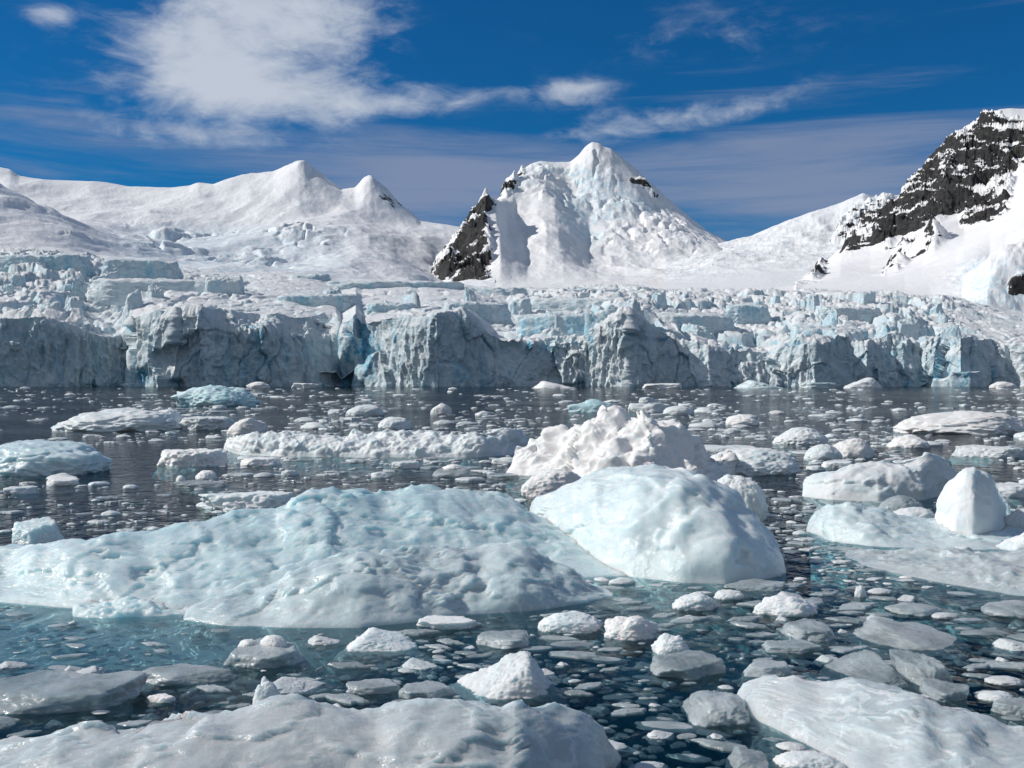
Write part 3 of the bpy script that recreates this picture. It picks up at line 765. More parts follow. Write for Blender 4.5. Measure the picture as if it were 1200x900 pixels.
# ---- the long turquoise berg in the foreground -----------------------------------------------------
long_berg = loft_ice('iceberg', 'long low turquoise iceberg with a jagged crest lying across the foreground', 'iceberg',
    [(-170, 700), (-60, 706), (0, 706), (100, 714), (200, 716), (300, 712), (420, 700), (520, 690), (600, 684), (640, 680), (700, 676), (760, 674), (790, 672)],
    [(-170, 668), (-60, 656), (0, 650), (30, 642), (80, 638), (100, 640), (125, 633), (160, 630), (200, 622), (240, 618), (262, 608), (300, 603), (322, 600), (335, 592), (352, 583), (368, 579), (380, 576), (400, 577), (430, 574), (452, 577),
     (470, 573), (490, 572), (510, 575), (530, 574), (560, 578), (590, 581), (608, 588), (620, 600), (650, 613), (700, 634), (740, 648), (770, 656), (790, 668)],
    [(-170, .9), (100, 1.0), (300, 1.9), (480, 2.3), (600, 2.2), (700, 1.3), (790, .3)], [(-170, .6), (300, .9), (600, .9), (790, .3)], M['berg'], a=1.3, b=.88, amp=(.055, .005, .004), flare=.5, under=.8, seed=1, anchor='long turquoise iceberg', rows=(12, 130, 40), scallop=.004, scarp=.034, facet=.026)
loft_ice('ice_ledge', None, None,
    [(215, 726), (260, 733), (330, 736), (420, 736), (480, 730), (560, 720), (640, 714), (690, 706), (718, 698)],
    [(215, 714), (245, 706), (300, 697), (335, 672), (380, 658), (440, 648), (520, 640), (585, 637), (612, 640), (640, 656), (668, 668), (690, 682), (718, 694)],
    [(215, .25), (330, .9), (560, 1.15), (650, .7), (718, .2)], [(215, .3), (560, .7), (718, .3)], M['ledge'], a=1.7, b=.75, amp=(.055, .006, .004), flare=.5, under=.7, parent=long_berg, seed=2, rows=(12, 90, 24), scallop=.004, scarp=.028, facet=.026)
loft_ice('ice_ledge', None, None, [(85, 722), (120, 724), (180, 722), (230, 720)], [(85, 712), (120, 708), (150, 704), (190, 710), (230, 716)],
    .3, .3, M['berg'], a=2.2, b=.6, amp=(.05, .03, .01), parent=long_berg, seed=13, rows=(8, 30, 16))

def submerged(name, cols, parent, mat, seed):
    """the drowned foot of a berg: (column, row where it begins, row where it fades, depth at start, depth at end)"""
    c = np.array(cols, float); px = np.linspace(c[0, 0], c[-1, 0], 160)
    y0, y1, z0, z1 = (np.interp(px, c[:, 0], c[:, k]) for k in (1, 2, 3, 4))
    rows = []
    for s in np.linspace(0, 1, 60):
        d = water_depth(y0) * (1 - s) + water_depth(y1) * s
        rows.append(np.stack([(px - CX) / F * d, d, -(z0 + (z1 - z0) * s ** 1.5)], -1))
    G = np.array(rows); G[..., 2] += .035 * fbm(G * 1.5 + seed, 3) + .008 * ridged(G * 5 + seed, 3) - .02
    G[..., 2] = np.minimum(G[..., 2], -.015)
    skirt = G[-1].copy(); skirt[:, 2] -= 2.5
    G = np.concatenate([G, skirt[None]])
    loc = np.array([G[..., 0].mean(), G[..., 1].mean(), 0.])
    link(name, mesh_from(name, (G - np.array(parent.location)).reshape(-1, 3), grid_quads(*G.shape[:2])[:, ::-1]), mat, parent)
submerged('submerged_foot', [(-170, 692, 830, .0, .10), (0, 692, 815, .0, .10), (150, 700, 802, .0, .12), (260, 712, 785, .0, .18), (330, 722, 765, .03, .4), (420, 726, 748, .05, .4)], long_berg, M['foot'], 3)

# ---- the domed berg ---------------------------------------------------------------------------------
dome = loft_ice('iceberg', 'smooth pale blue domed iceberg rising behind the right end of the long berg', 'iceberg',
    [(618, 640), (640, 650), (700, 668), (740, 676), (800, 683), (850, 684), (890, 680), (921, 672)],
    [(618, 600), (625, 592), (645, 584), (660, 572), (690, 560), (720, 551), (745, 546), (770, 544), (795, 549), (830, 562), (860, 583), (885, 606), (905, 630), (918, 648), (921, 662)],
    [(618, .5), (700, 1.3), (780, 1.6), (860, 1.3), (921, .5)], [(618, .5), (780, 1.5), (921, .5)], M['dome'], a=2.0, b=.62, amp=(.07, .008, .004), flare=.45, under=.9, seed=5, anchor='pale domed iceberg', rows=(12, 110, 50), scallop=.03)
submerged('submerged_foot', [(640, 668, 700, .05, .7), (720, 680, 704, .05, .8), (800, 684, 704, .05, .8), (880, 682, 698, .05, .8), (930, 672, 684, .1, .8)], dome, M['foot'], 6)
piece('ice_chunk', 'rounded white ice lumps crowded against the back right of the domed iceberg', 'ice chunk', 862, 612, 78, 58, 'lump', M['floe'], 21, 5, .9)

# ---- snowy pile behind the dome ----------------------------------------------------------------------
loft_ice('iceberg', 'knobbly snow white iceberg heaped up behind the pale dome', 'iceberg',
    [(592, 556), (640, 559), (700, 566), (760, 570), (830, 566), (862, 556)],
    [(592, 553), (605, 543), (620, 534), (645, 520), (655, 512), (680, 508), (688, 498), (700, 500), (712, 494), (722, 487), (735, 489), (748, 486), (765, 491), (780, 502), (798, 514), (815, 521), (830, 534), (862, 552)],
    [(592, .5), (660, 1.3), (740, 2.0), (862, .6)], [(592, .5), (740, 2.2), (862, .6)], M['snow'], a=1.6, b=.8, amp=(.22, .035, .014), scale=1.6, under=.6, scarp=.05, seed=7, knob=.10, anchor='knobbly snowy iceberg', rows=(10, 90, 50))
piece('ice_chunk', 'small low white ice block lodged below the knobbly snowy iceberg', 'ice chunk', 652, 583, 86, 34, 'lump', M['snow'], 22, 5, .7)
piece('ice_floe', 'flat white floe of rounded lumps to the right of the knobbly snowy iceberg', 'ice floe', 880, 557, 122, 34, 'lump', M['floe'], 23, 5, 1.0, anchor='lumpy floe beside snowy iceberg')
piece('ice_floe', 'thin white floe reaching behind the lumpy floe right of the snowy iceberg', 'ice floe', 842, 538, 110, 16, 'slab', M['floe'], 24, 5, .8)

# ---- the group on the right ---------------------------------------------------------------------------
block = loft_ice('iceberg', 'broad white flat topped ice block behind the tall rounded boulder', 'iceberg',
    [(940, 582), (975, 586), (1030, 588), (1080, 586), (1110, 580), (1124, 572)],
    [(940, 570), (955, 560), (985, 553), (1010, 548), (1035, 542), (1060, 540), (1090, 537), (1108, 538), (1118, 546), (1124, 562)],
    [(940, .5), (1050, .9), (1124, .4)], [(940, .5), (1050, 1.8), (1124, .5)], M['floe'], a=2.2, b=.55, amp=(.07, .008, .004), scallop=.01, scale=1.4, under=.5, seed=8, anchor='white flat topped ice block', rows=(10, 70, 40))
loft_ice('ice_boulder', 'smooth white rounded ice boulder standing tall on the drowned shelf', 'ice boulder',
    [(1094, 617), (1104, 625), (1120, 631), (1140, 633), (1162, 631), (1178, 623), (1186, 611)],
    [(1094, 608), (1099, 592), (1106, 577), (1114, 566), (1122, 554), (1131, 548), (1142, 548), (1154, 553), (1166, 562), (1171, 573), (1178, 584), (1184, 597), (1186, 606)],
    [(1094, .25), (1140, .55), (1186, .25)], [(1094, .25), (1140, .75), (1186, .25)], M['floe'], a=2.6, b=.5, amp=(.05, .006, .003), under=.3, flare=.1, scarp=.01, jag=0., seed=19, anchor='tall rounded ice boulder', rows=(6, 70, 40), step_m=.012, scallop=.01)
shelf = loft_ice('ice_floe', 'pale low ice shelf awash around the tall rounded boulder', 'ice floe',
    [(945, 622), (975, 634), (1020, 640), (1080, 642), (1140, 644), (1200, 642), (1290, 636)],
    [(945, 606), (970, 596), (1000, 594), (1030, 600), (1060, 608), (1090, 614), (1130, 618), (1200, 622), (1290, 616)],
    [(945, .5), (1060, 1.2), (1290, 1.2)], 1.2, M['dome'], a=1.4, b=.9, amp=(.06, .02, .006), under=.4, flare=.6, seed=9, anchor='pale shelf under the boulder', rows=(10, 60, 30))
submerged('submerged_foot', [(950, 628, 650, .03, .5), (1020, 638, 660, .03, .5), (1120, 644, 668, .03, .4), (1290, 640, 664, .03, .4)], shelf, M['foot'], 11)
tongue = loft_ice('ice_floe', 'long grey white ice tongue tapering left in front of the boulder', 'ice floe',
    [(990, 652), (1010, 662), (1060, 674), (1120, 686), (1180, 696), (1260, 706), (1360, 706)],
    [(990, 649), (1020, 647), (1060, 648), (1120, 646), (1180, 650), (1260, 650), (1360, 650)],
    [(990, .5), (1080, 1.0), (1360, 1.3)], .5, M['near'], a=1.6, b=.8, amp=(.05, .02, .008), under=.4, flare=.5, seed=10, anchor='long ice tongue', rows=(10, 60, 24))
piece('ice_chunk', 'grey rounded ice lump in the gap left of the tall rounded boulder', 'ice chunk', 1056, 600, 54, 26, 'lump', M['grey'], 26, 5, .8)
piece('ice_chunk', 'small white lump touching the left foot of the tall rounded boulder', 'ice chunk', 1072, 612, 60, 18, 'lump', M['floe'], 27, 4, .7)
piece('ice_chunk', 'rounded white lump right of the boulder cut by the frame edge', 'ice chunk', 1196, 622, 40, 26, 'lump', M['floe'], 28, 4, .8)
piece('ice_chunk', 'white wedge tip right of the boulder just above the ice tongue', 'ice chunk', 1192, 646, 52, 24, 'wedge', M['floe'], 29, 4, .6)
piece('ice_floe', 'flat white floe behind the boulder at the right frame edge', 'ice floe', 1180, 583, 70, 17, 'slab', M['floe'], 30, 4, .8)

# ---- floes in the middle distance: (name, label, x, waterline row, width, height, style, material, anchor)
MID = [
 ('iceberg', 'turquoise castellated small iceberg standing in the far brash on the left', 253, 476, 104, 26, 'peaks', 'turq', 'small turquoise iceberg'),
 ('ice_floe', 'long white humped floe lying below the turquoise iceberg on the left', 142, 506, 154, 30, 'lump', 'floe', 'white humped floe'),
 ('ice_chunk', 'rounded white lump at the right end of the humped floe', 198, 503, 44, 24, 'lump', 'floe', None),
 ('ice_floe', 'low greenish white floe between the humped floe and the pointed lump', 242, 504, 80, 17, 'slab', 'floe', None),
 ('ice_chunk', 'pointed white lump right of the low greenish floe', 290, 509, 50, 20, 'peaks', 'snow', 'pointed white lump'),
 ('ice_floe', 'wide glassy pale floe cut by the left frame edge', 48, 558, 170, 44, 'lump', 'dome', 'glassy floe on the left'),
 ('ice_floe', 'small white floe with a square knob on its top', 228, 547, 84, 22, 'slab', 'snow', 'floe with a square knob'),
 ('ice_floe', 'thin white disc of ice just below the left tip of the long narrow floe', 304, 546, 54, 10, 'slab', 'snow', 'thin white disc'),
 ('ice_floe', 'smooth flat white floe just behind the crest of the long berg', 288, 600, 122, 26, 'slab', 'floe', 'smooth flat floe'),
 ('ice_floe', 'grey sunken floe with a white knob at its left end', 238, 572, 66, 10, 'slab', 'grey', None),
 ('ice_chunk', 'tiny white knob beside the grey sunken floe', 212, 567, 12, 10, 'lump', 'snow', None),
 ('ice_chunk', 'small white rounded lump above the grey sunken floe', 242, 562, 26, 11, 'lump', 'snow', None),
 ('ice_floe', 'little white oval floe below the glassy floe on the left', 75, 569, 36, 10, 'slab', 'snow', None),
 ('ice_floe', 'little white oval floe nearest the left edge below the glassy floe', 24, 579, 38, 9, 'slab', 'floe', None),
 ('ice_chunk', 'pale angular block resting behind the left end of the long berg', 46, 640, 74, 32, 'block', 'dome', 'pale angular block'),
 ('ice_chunk', 'white double lump above the middle of the long narrow floe', 463, 503, 42, 15, 'lump', 'floe', None),
 ('ice_chunk', 'white pyramid lump in the far brash above the long narrow floe', 517, 486, 26, 14, 'peaks', 'snow', None),
 ('ice_chunk', 'low white lumps in far brash below the blue cleft of the cliff', 428, 487, 46, 13, 'lump', 'floe', None),
 ('iceberg', 'pale green pyramid berg in far brash above the snowy iceberg', 694, 483, 60, 16, 'peaks', 'turq', 'pale green pyramid berg'),
 ('ice_floe', 'grey sunken floe with a white hump below the long narrow floe', 531, 559, 50, 16, 'lump', 'grey', 'grey humped floe'),
 ('ice_floe', 'flat grey white floe near the snowy iceberg, beside the grey humped floe', 590, 561, 40, 8, 'slab', 'grey', None),
 ('ice_floe', 'small white flat floe below the middle of the long narrow floe', 476, 549, 34, 9, 'slab', 'floe', None),
 ('ice_floe', 'white floe in far brash right of the green pyramid berg', 762, 483, 54, 11, 'slab', 'floe', None),
 ('ice_chunk', 'white lumps in far brash right above the snowy iceberg top', 795, 486, 38, 11, 'lump', 'floe', None),
 ('ice_floe', 'smooth rounded white floe in front of the far brash line, right of centre', 938, 521, 66, 21, 'lump', 'floe', 'smooth rounded floe'),
 ('ice_chunk', 'grey rounded hump joined to the twin peaked white lump', 965, 539, 46, 19, 'lump', 'floe', None),
 ('ice_chunk', 'twin peaked white lump above the broad ice block', 1000, 537, 56, 24, 'peaks', 'snow', 'twin peaked white lump'),
 ('ice_floe', 'thin white flat floe between twin peaked lump and ice block', 981, 548, 38, 8, 'slab', 'floe', None),
 ('ice_floe', 'long white wavy floe running off the right frame edge', 1125, 509, 166, 21, 'lump', 'snow', 'long white wavy floe'),
 ('ice_floe', 'white oval floe in far brash above the smooth rounded floe', 870, 498, 40, 13, 'lump', 'snow', None),
 ('ice_chunk', 'rough white lumps floating below the long wavy floe', 1066, 525, 52, 16, 'peaks', 'snow', None),
 ('ice_floe', 'low grey white floe below the right end of the wavy floe', 1155, 536, 90, 14, 'slab', 'floe', None),
 ('ice_chunk', 'far white triangle of ice at the foot of the cliff, right', 1012, 455, 48, 13, 'wedge', 'floe', None),
 ('ice_floe', 'far white flat piece below the middle of the ice cliff', 650, 455, 54, 8, 'wedge', 'snow', None),
 ('ice_floe', 'far pale mound at the cliff foot left of the white triangle', 889, 455, 56, 10, 'wedge', 'dome', None),
 ('ice_floe', 'far low white piece at the cliff foot right of centre', 776, 455, 50, 6, 'slab', 'snow', None),
 ('ice_chunk', 'far white lumps at the cliff foot near the right edge', 1176, 455, 34, 8, 'lump', 'snow', None),
 ('ice_chunk', 'far white lump at the cliff foot above the turquoise berg', 303, 455, 28, 8, 'lump', 'snow', None),
 ('ice_floe', 'far flat white piece at the cliff foot right of the turquoise berg', 358, 454.6, 32, 6, 'slab', 'snow', None),
 ('ice_floe', 'far pale piece at the cliff foot between mound and white triangle', 958, 455, 42, 7, 'slab', 'dome', None),
]
for i, (nm, lb, px, yb, w, hh, st, mt, an) in enumerate(MID):
    piece(nm, lb, nm.replace('_', ' '), px, yb, w, hh, st, M[mt], 500 + i, 5 if w > 60 else 4, .55 if yb < 490 else .8, an)
loft_ice('ice_floe', 'long narrow white floe with a knobbed left end and smooth right half', 'ice floe',
    [(262, 526), (280, 533), (330, 535), (450, 536), (560, 536), (600, 533), (634, 526)],
    [(262, 519), (270, 512), (285, 513), (298, 508), (320, 511), (345, 506), (380, 511), (450, 511), (510, 510), (540, 507), (575, 504), (600, 504), (618, 511), (634, 521)],
    [(262, .5), (400, 1.2), (634, .6)], 1.4, M['floe'], a=2.0, b=.6, amp=(.07, .02, .008), scale=1.6, under=.5, seed=14, knob=.08, anchor='long narrow white floe', rows=(8, 60, 30))

# ---- pieces in the foreground water
NEAR = [
 ('ice_floe', 'sloping white floe with a ridged top in front of the long berg', 448, 764, 88, 25, 'wedge', 'floe', 'sloping white floe'),
 ('ice_floe', 'thin white floe against the front waterline of the long berg', 526, 739, 78, 15, 'slab', 'floe', None),
 ('ice_floe', 'small white oval floe between the thin floe and the large wedge', 590, 761, 66, 22, 'slab', 'grey', None),
 ('ice_floe', 'smooth white humped floe off the right tip of the grey ledge', 668, 743, 78, 26, 'lump', 'floe', 'smooth humped floe'),
 ('ice_chunk', 'rough frosted lump to the right of the smooth humped floe', 740, 751, 66, 30, 'peaks', 'snow', 'rough frosted lump'),
 ('ice_chunk', 'bright white wedge of ice with a shadowed flank, centre foreground', 590, 820, 122, 52, 'wedge', 'floe', 'bright white wedge'),
 ('ice_floe', 'grey awash floe left of the bright wedge, farther from it', 440, 814, 70, 18, 'slab', 'grey', None),
 ('ice_floe', 'grey awash floe left of the bright wedge, closer to it', 502, 820, 70, 20, 'slab', 'grey', None),
 ('ice_chunk', 'small frosted lump below the rough frosted lump', 786, 768, 46, 26, 'peaks', 'floe', None),
 ('ice_floe', 'grey glassy disc carrying two white knobs before the berg foot', 315, 784, 100, 36, 'slab', 'grey', 'glassy knobbed disc'),
 ('ice_chunk', 'upright little white stump of ice behind the near snowy berg', 313, 830, 34, 38, 'knobs', 'floe', 'upright white stump'),
 ('ice_chunk', 'tiny bright white sliver left of the upright stump', 190, 824, 34, 10, 'slab', 'snow', None),
 ('ice_floe', 'grey white rough floe at the left frame edge above the near berg', 68, 838, 200, 52, 'slab', 'grey', 'grey floe at the left edge'),
 ('ice_floe', 'rough frosted oval floe right of the domed iceberg front', 922, 724, 82, 26, 'knobs', 'floe', 'rough frosted floe'),
 ('ice_floe', 'grey flat floe just under the right foot of the dome', 884, 693, 76, 13, 'slab', 'grey', None),
 ('ice_floe', 'large flat grey slab in the right foreground, behind the tilted block', 1066, 764, 136, 40, 'wedge', 'grey', 'grey slanted slab'),
 ('ice_chunk', 'grey white tilted block directly above the near right berg', 1012, 808, 90, 46, 'wedge', 'grey', 'tilted grey block'),
 ('ice_chunk', 'rounded grey block right of the tilted block', 1082, 806, 62, 44, 'slab', 'grey', None),
 ('ice_chunk', 'smooth grey disc below the rounded grey block', 1108, 824, 54, 26, 'slab', 'grey', None),
 ('ice_chunk', 'pale grey chunk with a raised spike left of the near right berg', 838, 852, 78, 48, 'peaks', 'grey', 'spiked grey chunk'),
 ('ice_floe', 'frosted grey floe at mid right under the ice tongue', 1070, 722, 66, 18, 'knobs', 'grey', None),
 ('ice_floe', 'frosted white floe at the right frame edge under the ice tongue', 1188, 726, 80, 24, 'knobs', 'grey', None),
 ('ice_floe', 'grey oval plate above the near right berg top', 930, 766, 74, 16, 'slab', 'grey', None),
 ('ice_floe', 'grey mound awash left of the near right berg', 806, 798, 92, 34, 'slab', 'grey', 'grey awash mound'),
 ('ice_floe', 'grey oval plate right of the grey awash mound', 898, 794, 62, 20, 'slab', 'grey', None),
 ('ice_floe', 'grey frosted mound below the rough frosted floe', 945, 752, 66, 26, 'slab', 'grey', None),
 ('ice_chunk', 'pale pointed block at the bottom edge left of the near right berg', 880, 905, 56, 30, 'wedge', 'grey', None),
 ('ice_chunk', 'white pointed tip of ice at the bottom edge under the near right berg', 948, 906, 84, 24, 'peaks', 'floe', None),
 ('ice_floe', 'wide grey drowned slab under the foot of the long berg', 215, 804, 130, 26, 'slab', 'grey', 'wide grey drowned slab'),
 ('ice_floe', 'grey round disc at the right frame edge beside the near right berg', 1190, 842, 60, 26, 'slab', 'grey', None),
 ('ice_chunk', 'small white lump between rough frosted lump and dome', 854, 703, 36, 12, 'lump', 'floe', None),
 ('ice_chunk', 'small frosted lump above the grey frosted mound', 815, 716, 56, 22, 'peaks', 'floe', None),
 ('ice_chunk', 'tiny bright upright chip below the front of the ice tongue', 1008, 700, 14, 14, 'peaks', 'floe', None),
]
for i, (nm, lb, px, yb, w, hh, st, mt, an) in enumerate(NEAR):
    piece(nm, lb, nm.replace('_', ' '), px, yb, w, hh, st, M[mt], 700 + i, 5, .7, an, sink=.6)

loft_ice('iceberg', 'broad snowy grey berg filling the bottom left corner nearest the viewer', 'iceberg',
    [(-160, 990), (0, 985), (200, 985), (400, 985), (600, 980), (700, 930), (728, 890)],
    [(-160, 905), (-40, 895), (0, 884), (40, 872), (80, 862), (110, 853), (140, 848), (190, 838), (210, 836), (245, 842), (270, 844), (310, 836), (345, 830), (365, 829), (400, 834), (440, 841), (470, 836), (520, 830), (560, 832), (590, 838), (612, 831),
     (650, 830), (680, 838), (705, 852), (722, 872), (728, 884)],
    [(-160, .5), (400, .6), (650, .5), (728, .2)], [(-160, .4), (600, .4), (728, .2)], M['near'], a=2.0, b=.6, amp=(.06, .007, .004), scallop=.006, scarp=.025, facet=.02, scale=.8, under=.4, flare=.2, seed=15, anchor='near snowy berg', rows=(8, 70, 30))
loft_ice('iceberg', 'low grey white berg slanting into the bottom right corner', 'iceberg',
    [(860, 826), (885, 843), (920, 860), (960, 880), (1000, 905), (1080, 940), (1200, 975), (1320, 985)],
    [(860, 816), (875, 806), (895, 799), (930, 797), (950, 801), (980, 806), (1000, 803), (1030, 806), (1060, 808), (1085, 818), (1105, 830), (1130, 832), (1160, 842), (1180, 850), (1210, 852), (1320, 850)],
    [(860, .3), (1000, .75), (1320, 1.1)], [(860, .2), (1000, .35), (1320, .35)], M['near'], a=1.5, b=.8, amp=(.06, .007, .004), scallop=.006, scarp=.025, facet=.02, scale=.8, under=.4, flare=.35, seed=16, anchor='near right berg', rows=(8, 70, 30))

# knobs that grow out of some of the floes: parts of those floes
from mathutils import Matrix, Euler
def knob_on(label_start, px, yb, w, hh, mat, seed, up=0.):
    p = next(o for o in COL.objects if str(o.get('label', '')).startswith(label_start))
    D = p.location.y; sx = w / F * D; sz = hh / F * D
    v, f = chunk(seed, 'lump', 4)
    o = link('ice_knob', mesh_from('ice_knob', v * np.array([sx, sx * .8, sz]), f), mat, p)
    base = EYE - (yb - HY) / F * D
    o.matrix_parent_inverse = Matrix.LocRotScale(p.location, p.rotation_euler, p.scale).inverted()
    o.location = ((px - CX) / F * D, D, base)
knob_on('grey glassy disc', 291, 759, 26, 10, M['snow'], 61); knob_on('grey glassy disc', 321, 757, 32, 13, M['snow'], 62)
knob_on('small white floe with a square', 228, 532, 15, 6, M['snow'], 63)
knob_on('grey sunken floe with a white hump', 531, 550, 26, 6, M['snow'], 65)

# ------------------------------------------------------------------ scattered brash
def blocked(px, x, y, pad=0.):
    for ft in FOOT:
        if ft[0] == 'loft':
            if ft[1][0] < px < ft[1][-1] and np.interp(px, ft[1], ft[2]) - pad < y < np.interp(px, ft[1], ft[3]) + pad: return True
        elif ((x - ft[1]) / (ft[3] + pad)) ** 2 + ((y - ft[2]) / (ft[4] + pad)) ** 2 < 1: return True
    return False

def hidden(px, py):
    """seen behind a traced berg crest?"""
    return False

def density(px, py, x, y):
    n = float(fbm(np.array([[x / (1.2 + y * .10), y / (.8 + y * .16), 3.]]), 3)[0])
    if py < 480: d = .75 + .9 * n
    elif py < 520: d = .55 + .9 * n
    elif py < 640: d = .38 + 1.0 * n
    else: d = .75 + .5 * n
    if px < 330 and 570 < py < 660: d *= .35
    if px < 420 and 690 < py < 790: d *= .3
    return d

cand = []
tries = 0
SPANS = [(455.3, 462, 170, (4, 14)), (462, 478, 620, (4, 26)), (478, 500, 1200, (4, 34)), (500, 545, 1500, (4.5, 36)), (545, 620, 1200, (5, 40)), (620, 700, 1100, (6, 46)), (700, 800, 1500, (8, 70)), (800, 930, 1100, (10, 84))]
for y0, y1, n, (a, b) in SPANS:
    n = int(n * 1.22)
    got = 0; tr = 0
    while got < n and tr < n * 8:
        tr += 1
        py = rng.uniform(y0, y1); px = rng.uniform(-330, 1530)
        D = water_depth(py); x = (px - CX) / F * D
        if rng.random() > density(px, py, x, D): continue
        w = a * (1 - rng.random()) ** -.66
        if w > b: continue
        r = w / F * D / 2
        if blocked(px, x, D + r * .6, r * .5): continue
        cand.append((w, px, py, D, x, r)); got += 1
cand.sort(key=lambda c: -c[0])
kept = []; cell = {}
for c in cand:
    w, px, py, D, x, r = c
    ok = True
    ly = math.log(D)
    kx, ky = int(px // 40), int(py // 12)
    for ax in (-2, -1, 0, 1, 2):
        for ay in (-2, -1, 0, 1, 2):
            for e in cell.get((kx + ax, ky + ay), ()):
                if ((x - e[4]) / (r + e[5])) ** 2 + ((D - e[3]) / (.6 * (r + e[5]))) ** 2 < (.72 if py < 690 else .5): ok = False; break
            if not ok: break
        if not ok: break
    if ok:
        kept.append(c); cell.setdefault((kx, ky), []).append(c)
print('brash kept', len(kept), 'of', len(cand))

vis = [c for c in kept if 4 < c[1] < 1196 and c[2] < 893]
single = vis[:190]; sset = set(id(c) for c in single)
rest = [c for c in kept if id(c) not in sset]

def kind_of(c, i):
    w, px, py, D, x, r = c
    h = random.Random(i * 7 + 1).random()
    if py > 690:
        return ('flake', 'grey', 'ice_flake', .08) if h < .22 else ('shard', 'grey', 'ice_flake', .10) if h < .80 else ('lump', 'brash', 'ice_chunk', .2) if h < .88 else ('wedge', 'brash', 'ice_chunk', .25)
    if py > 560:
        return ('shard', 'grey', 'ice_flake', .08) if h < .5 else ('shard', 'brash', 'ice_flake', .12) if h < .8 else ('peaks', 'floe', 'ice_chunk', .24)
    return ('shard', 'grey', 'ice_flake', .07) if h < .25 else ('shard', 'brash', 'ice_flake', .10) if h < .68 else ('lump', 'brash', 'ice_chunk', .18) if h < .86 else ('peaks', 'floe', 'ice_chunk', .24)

# names and labels from what stands nearest
info = []
for i, c in enumerate(single):
    w, px, py, D, x, r = c
    st, mt, nm, hr = kind_of(c, i)
    best = min(ANCH, key=lambda a: max(0, abs(px - a[0]) - a[3]) ** 2 + (3.0 * (py - a[1])) ** 2)
    dx, dy = px - best[0], 3.0 * (py - best[1])
    if abs(dx) > best[3] * .8 and abs(dx) > abs(dy): rel = 'left of' if dx < 0 else 'right of'
    else: rel = 'in front of' if dy > 0 else 'behind'
    dist = max(0, abs(dx) - best[3]) ** 2 + dy ** 2
    info.append([i, st, mt, nm, hr, best[2], rel, dist])
ORD = ['nearest', 'second nearest', 'third nearest', 'fourth nearest', 'fifth nearest', 'sixth nearest', 'seventh nearest', 'eighth nearest', 'ninth nearest', 'tenth nearest', 'eleventh nearest', 'twelfth nearest',
       'thirteenth nearest', 'fourteenth nearest', 'fifteenth nearest', 'sixteenth nearest', 'seventeenth nearest', 'eighteenth nearest', 'nineteenth nearest', 'twentieth nearest']
LOOK = {('flake', 'grey'): 'grey awash ice flake', ('shard', 'grey'): 'flat grey ice plate', ('shard', 'brash'): 'flat white ice plate', ('lump', 'floe'): 'bright rounded ice lump', ('lump', 'brash'): 'rounded white ice lump',
        ('wedge', 'brash'): 'slanted white ice wedge', ('peaks', 'floe'): 'jagged white ice lump'}
buckets = {}
for e in info: buckets.setdefault((e[1], e[2], e[5], e[6]), []).append(e)
for k, es in buckets.items():
    es.sort(key=lambda e: e[7])
    for j, e in enumerate(es):
        i, st, mt, nm, hr = e[:5]; w, px, py, D, x, r = single[i]
        pre = '' if len(es) == 1 else ', ' + ORD[min(j, len(ORD) - 1)]
        lab = 'small ' + LOOK[(st, mt)] + (', the ' + ORD[min(j, len(ORD) - 1)] + ' one ' if len(es) > 1 else ' ') + e[6] + ' the ' + e[5]
        lab = ' '.join(lab.split()[:16])
        o = piece(nm, lab, nm.replace('_', ' '), px, py, w, w * hr, st, M[mt], 900 + (i % 9) + 20 * ['flake', 'shard', 'lump', 'wedge', 'peaks'].index(st), 4 if py > 620 else 3, .7, None,
                  'loose brash ice floating on the water', rot=random.uniform(-.6, .6), top=(-.012 if st == 'flake' and py > 690 else 0))

# the uncountable rest
def brash(name, items, matname):
    VV, FF, n = [], [], 0
    for i, c in items:
        w, px, py, D, x, r = c
        st, mt, nm, hr = kind_of(c, i)
        lev = 0 if st == 'shard' else 1 if w < 8 else 2 if (py < 640 or w < 20) else 3
        key = ('raw', st, i % (23 if st == 'shard' else 11), lev, w < 14)
        if key not in _mesh_cache: _mesh_cache[key] = shard(1300 + i % 23, 11 if w < 14 else 20) if st == 'shard' else chunk(1300 + (i % 11) + 20 * ['flake', 'shard', 'lump', 'wedge', 'peaks'].index(st), st, lev)
        v, f = _mesh_cache[key]
        a = random.uniform(-.8, .8); ca, sa = math.cos(a), math.sin(a)
        s = np.array([2 * r, 1.4 * r, max(2 * r * hr * random.uniform(.5, 1.2), .01)])
        p = v * s; p[:, :2] = p[:, :2] @ np.array([[ca, sa], [-sa, ca]])
        p += np.array([x * (D + .7 * r) / D, D + .7 * r, random.uniform(-.05, .0) if py > 690 else -.1 * s[2]])
        VV.append(p); FF.append(f + n); n += len(v)
    if not VV: return
    me = mesh_from(name, np.concatenate(VV), np.concatenate(FF), None, False); o = link(name, me, M[matname]); o['kind'] = 'stuff'
    o['label'] = 'small brash ice fragments scattered over the water'; o['category'] = 'brash ice'
    return o
by = {}
for j, c in enumerate(rest):
    by.setdefault(kind_of(c, j)[1], []).append((j, c))
for mt, items in by.items(): brash('brash_ice', items, mt)

# ------------------------------------------------------------------ camera
cam = bpy.data.cameras.new('camera'); co = bpy.data.objects.new('camera', cam); COL.objects.link(co)
co.location = (0, 0, EYE); co.rotation_euler = (math.radians(90), 0, 0)
cam.sensor_width = 36; cam.lens = 36 * F / 1200; cam.shift_y = -(450 - HY) / 1200
cam.clip_start = .05; cam.clip_end = 30000
scene.camera = co

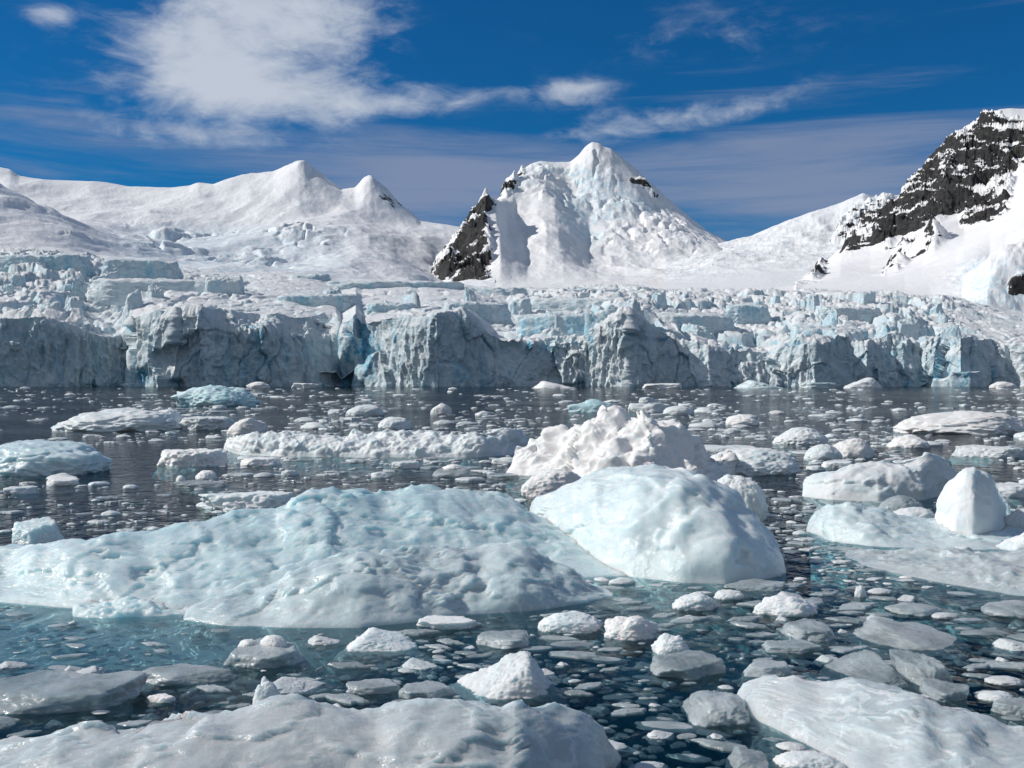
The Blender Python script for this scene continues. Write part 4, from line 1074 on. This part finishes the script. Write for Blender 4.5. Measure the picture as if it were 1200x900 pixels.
# ------------------------------------------------------------------ light and sky
SUN_EL, SUN_AZ = 37., -87.          # azimuth from straight ahead, negative = left
el, az = math.radians(SUN_EL), math.radians(SUN_AZ)
sd = np.array([math.sin(az) * math.cos(el), math.cos(az) * math.cos(el), math.sin(el)])
sun = bpy.data.lights.new('sun', 'SUN'); sun.energy = 3.6; sun.angle = math.radians(.53); sun.color = (1, .95, .88)
so = bpy.data.objects.new('sun', sun); COL.objects.link(so)
from mathutils import Vector
so.rotation_euler = Vector(-sd).to_track_quat('-Z', 'Y').to_euler()

world = bpy.data.worlds.new('World'); scene.world = world; world.use_nodes = True
t = NT(world.node_tree); bg = t.n['Background']
sky = t.n.new('ShaderNodeTexSky'); sky.sky_type = 'NISHITA'; sky.sun_disc = False
sky.sun_elevation = el; sky.sun_rotation = az
sky.altitude = 0; sky.air_density = 1.0; sky.dust_density = .1; sky.ozone_density = 3.0
gen = t.n.new('ShaderNodeTexCoord').outputs['Generated']
sep = t.n.new('ShaderNodeSeparateXYZ'); t.put(sep.inputs[0], gen)
# bearing and height of the sky direction, in units of one photo pixel at the centre
azn = t.math('MULTIPLY', t.math('ARCTAN2', sep.outputs[0], sep.outputs[1]), F)
eln = t.math('MULTIPLY', t.math('ARCSINE', sep.outputs[2]), F)
comb = t.n.new('ShaderNodeCombineXYZ'); t.put(comb.inputs[0], azn); t.put(comb.inputs[1], eln)
uv = comb.outputs[0]
def blob(cx, cy, rx, ry, s, tilt=0.):
    x = cx - 600; y = HY - cy
    dx = t.math('ADD', azn, -math.atan2(x, F) * F); dy = t.math('ADD', eln, -math.atan2(y, math.hypot(x, F)) * F)
    if tilt: dy = t.math('ADD', dy, t.math('MULTIPLY', dx, -tilt))
    q = t.math('ADD', t.math('POWER', t.math('ABSOLUTE', t.math('DIVIDE', dx, rx)), 2.), t.math('POWER', t.math('ABSOLUTE', t.math('DIVIDE', dy, ry)), 2.))
    return t.math('MULTIPLY', t.math('POWER', 2.718, t.math('MULTIPLY', q, -1.)), s)
def total(bl):
    s = bl[0]
    for q in bl[1:]: s = t.math('ADD', s, q)
    return s
nz = t.noise(t.mapping(uv, (1 / 150, 1 / 75, 1), (0, 0, .12)), 1.0, 10, .62, .7)
nf = t.noise(t.mapping(uv, (1 / 48, 1 / 20, 1), (0, 0, .25)), 1.0, 8, .65, .5)
streak = t.noise(t.mapping(uv, (1 / 420, 1 / 34, 1), (0, 0, .06)), 1.0, 8, .6, .5)
white = total([blob(300, 10, 120, 60, 1.05), blob(250, 90, 80, 50, .95), blob(350, 112, 130, 26, .7), blob(480, 120, 100, 16, .62, .14), blob(400, 20, 60, 45, .5), blob(660, 110, 50, 16, .64), blob(690, 102, 40, 8, .3), blob(780, 140, 150, 18, .42, .12), blob(890, 122, 60, 12, .42, .3),
               blob(60, 18, 26, 12, .62), blob(230, 160, 150, 16, .45), blob(830, 40, 200, 40, .27), blob(120, 90, 120, 60, .2), blob(730, 150, 60, 20, .35)])
wa = t.math('ADD', t.math('MULTIPLY', white, 1.0), t.math('ADD', t.math('MULTIPLY_ADD', nz, 1.9, -1.02), t.math('MULTIPLY_ADD', nf, 1.1, -.57)))
wa = t.math('MULTIPLY', t.ramp(wa, .0, 1.25), .88)
wa = t.math('MULTIPLY', wa, t.ramp(white, .03, .4))
low = total([blob(900, 230, 260, 48, 1.1), blob(500, 224, 170, 48, 1.05), blob(1080, 165, 170, 40, .5), blob(120, 185, 220, 26, .6), blob(430, 180, 240, 30, .5), blob(700, 165, 260, 30, .4), blob(60, 120, 150, 26, .35), blob(1000, 90, 200, 22, .25)])
la = t.math('MULTIPLY', t.ramp(t.math('ADD', low, t.math('MULTIPLY_ADD', streak, 2.6, -1.42)), .0, 1.25), .9)
skyc = t.mix(1.0, sky.outputs[0], (.045, .385, .68), 'MULTIPLY')
c = t.mix(la, skyc, (2.25, 2.85, 4.3))
c = t.mix(wa, c, (6.0, 6.5, 7.3))
# broken bright cloud, added out of view overhead and behind as white fill light
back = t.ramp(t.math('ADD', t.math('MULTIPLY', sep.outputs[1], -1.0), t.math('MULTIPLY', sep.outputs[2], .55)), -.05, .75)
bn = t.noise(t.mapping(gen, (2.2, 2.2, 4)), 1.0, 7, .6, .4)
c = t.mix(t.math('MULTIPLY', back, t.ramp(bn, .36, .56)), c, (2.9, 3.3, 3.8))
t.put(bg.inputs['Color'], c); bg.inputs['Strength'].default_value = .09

# ------------------------------------------------------------------ render settings
scene.render.engine = 'CYCLES'
scene.view_settings.view_transform = 'Standard'; scene.view_settings.look = 'None'
scene.view_settings.gamma = 1; scene.view_settings.exposure = .12; scene.view_settings.use_curve_mapping = False
cy = scene.cycles
cy.use_denoising = True; cy.max_bounces = 10; cy.transparent_max_bounces = 12; cy.diffuse_bounces = 3; cy.glossy_bounces = 3; cy.volume_bounces = 0
cy.sample_clamp_indirect = 6
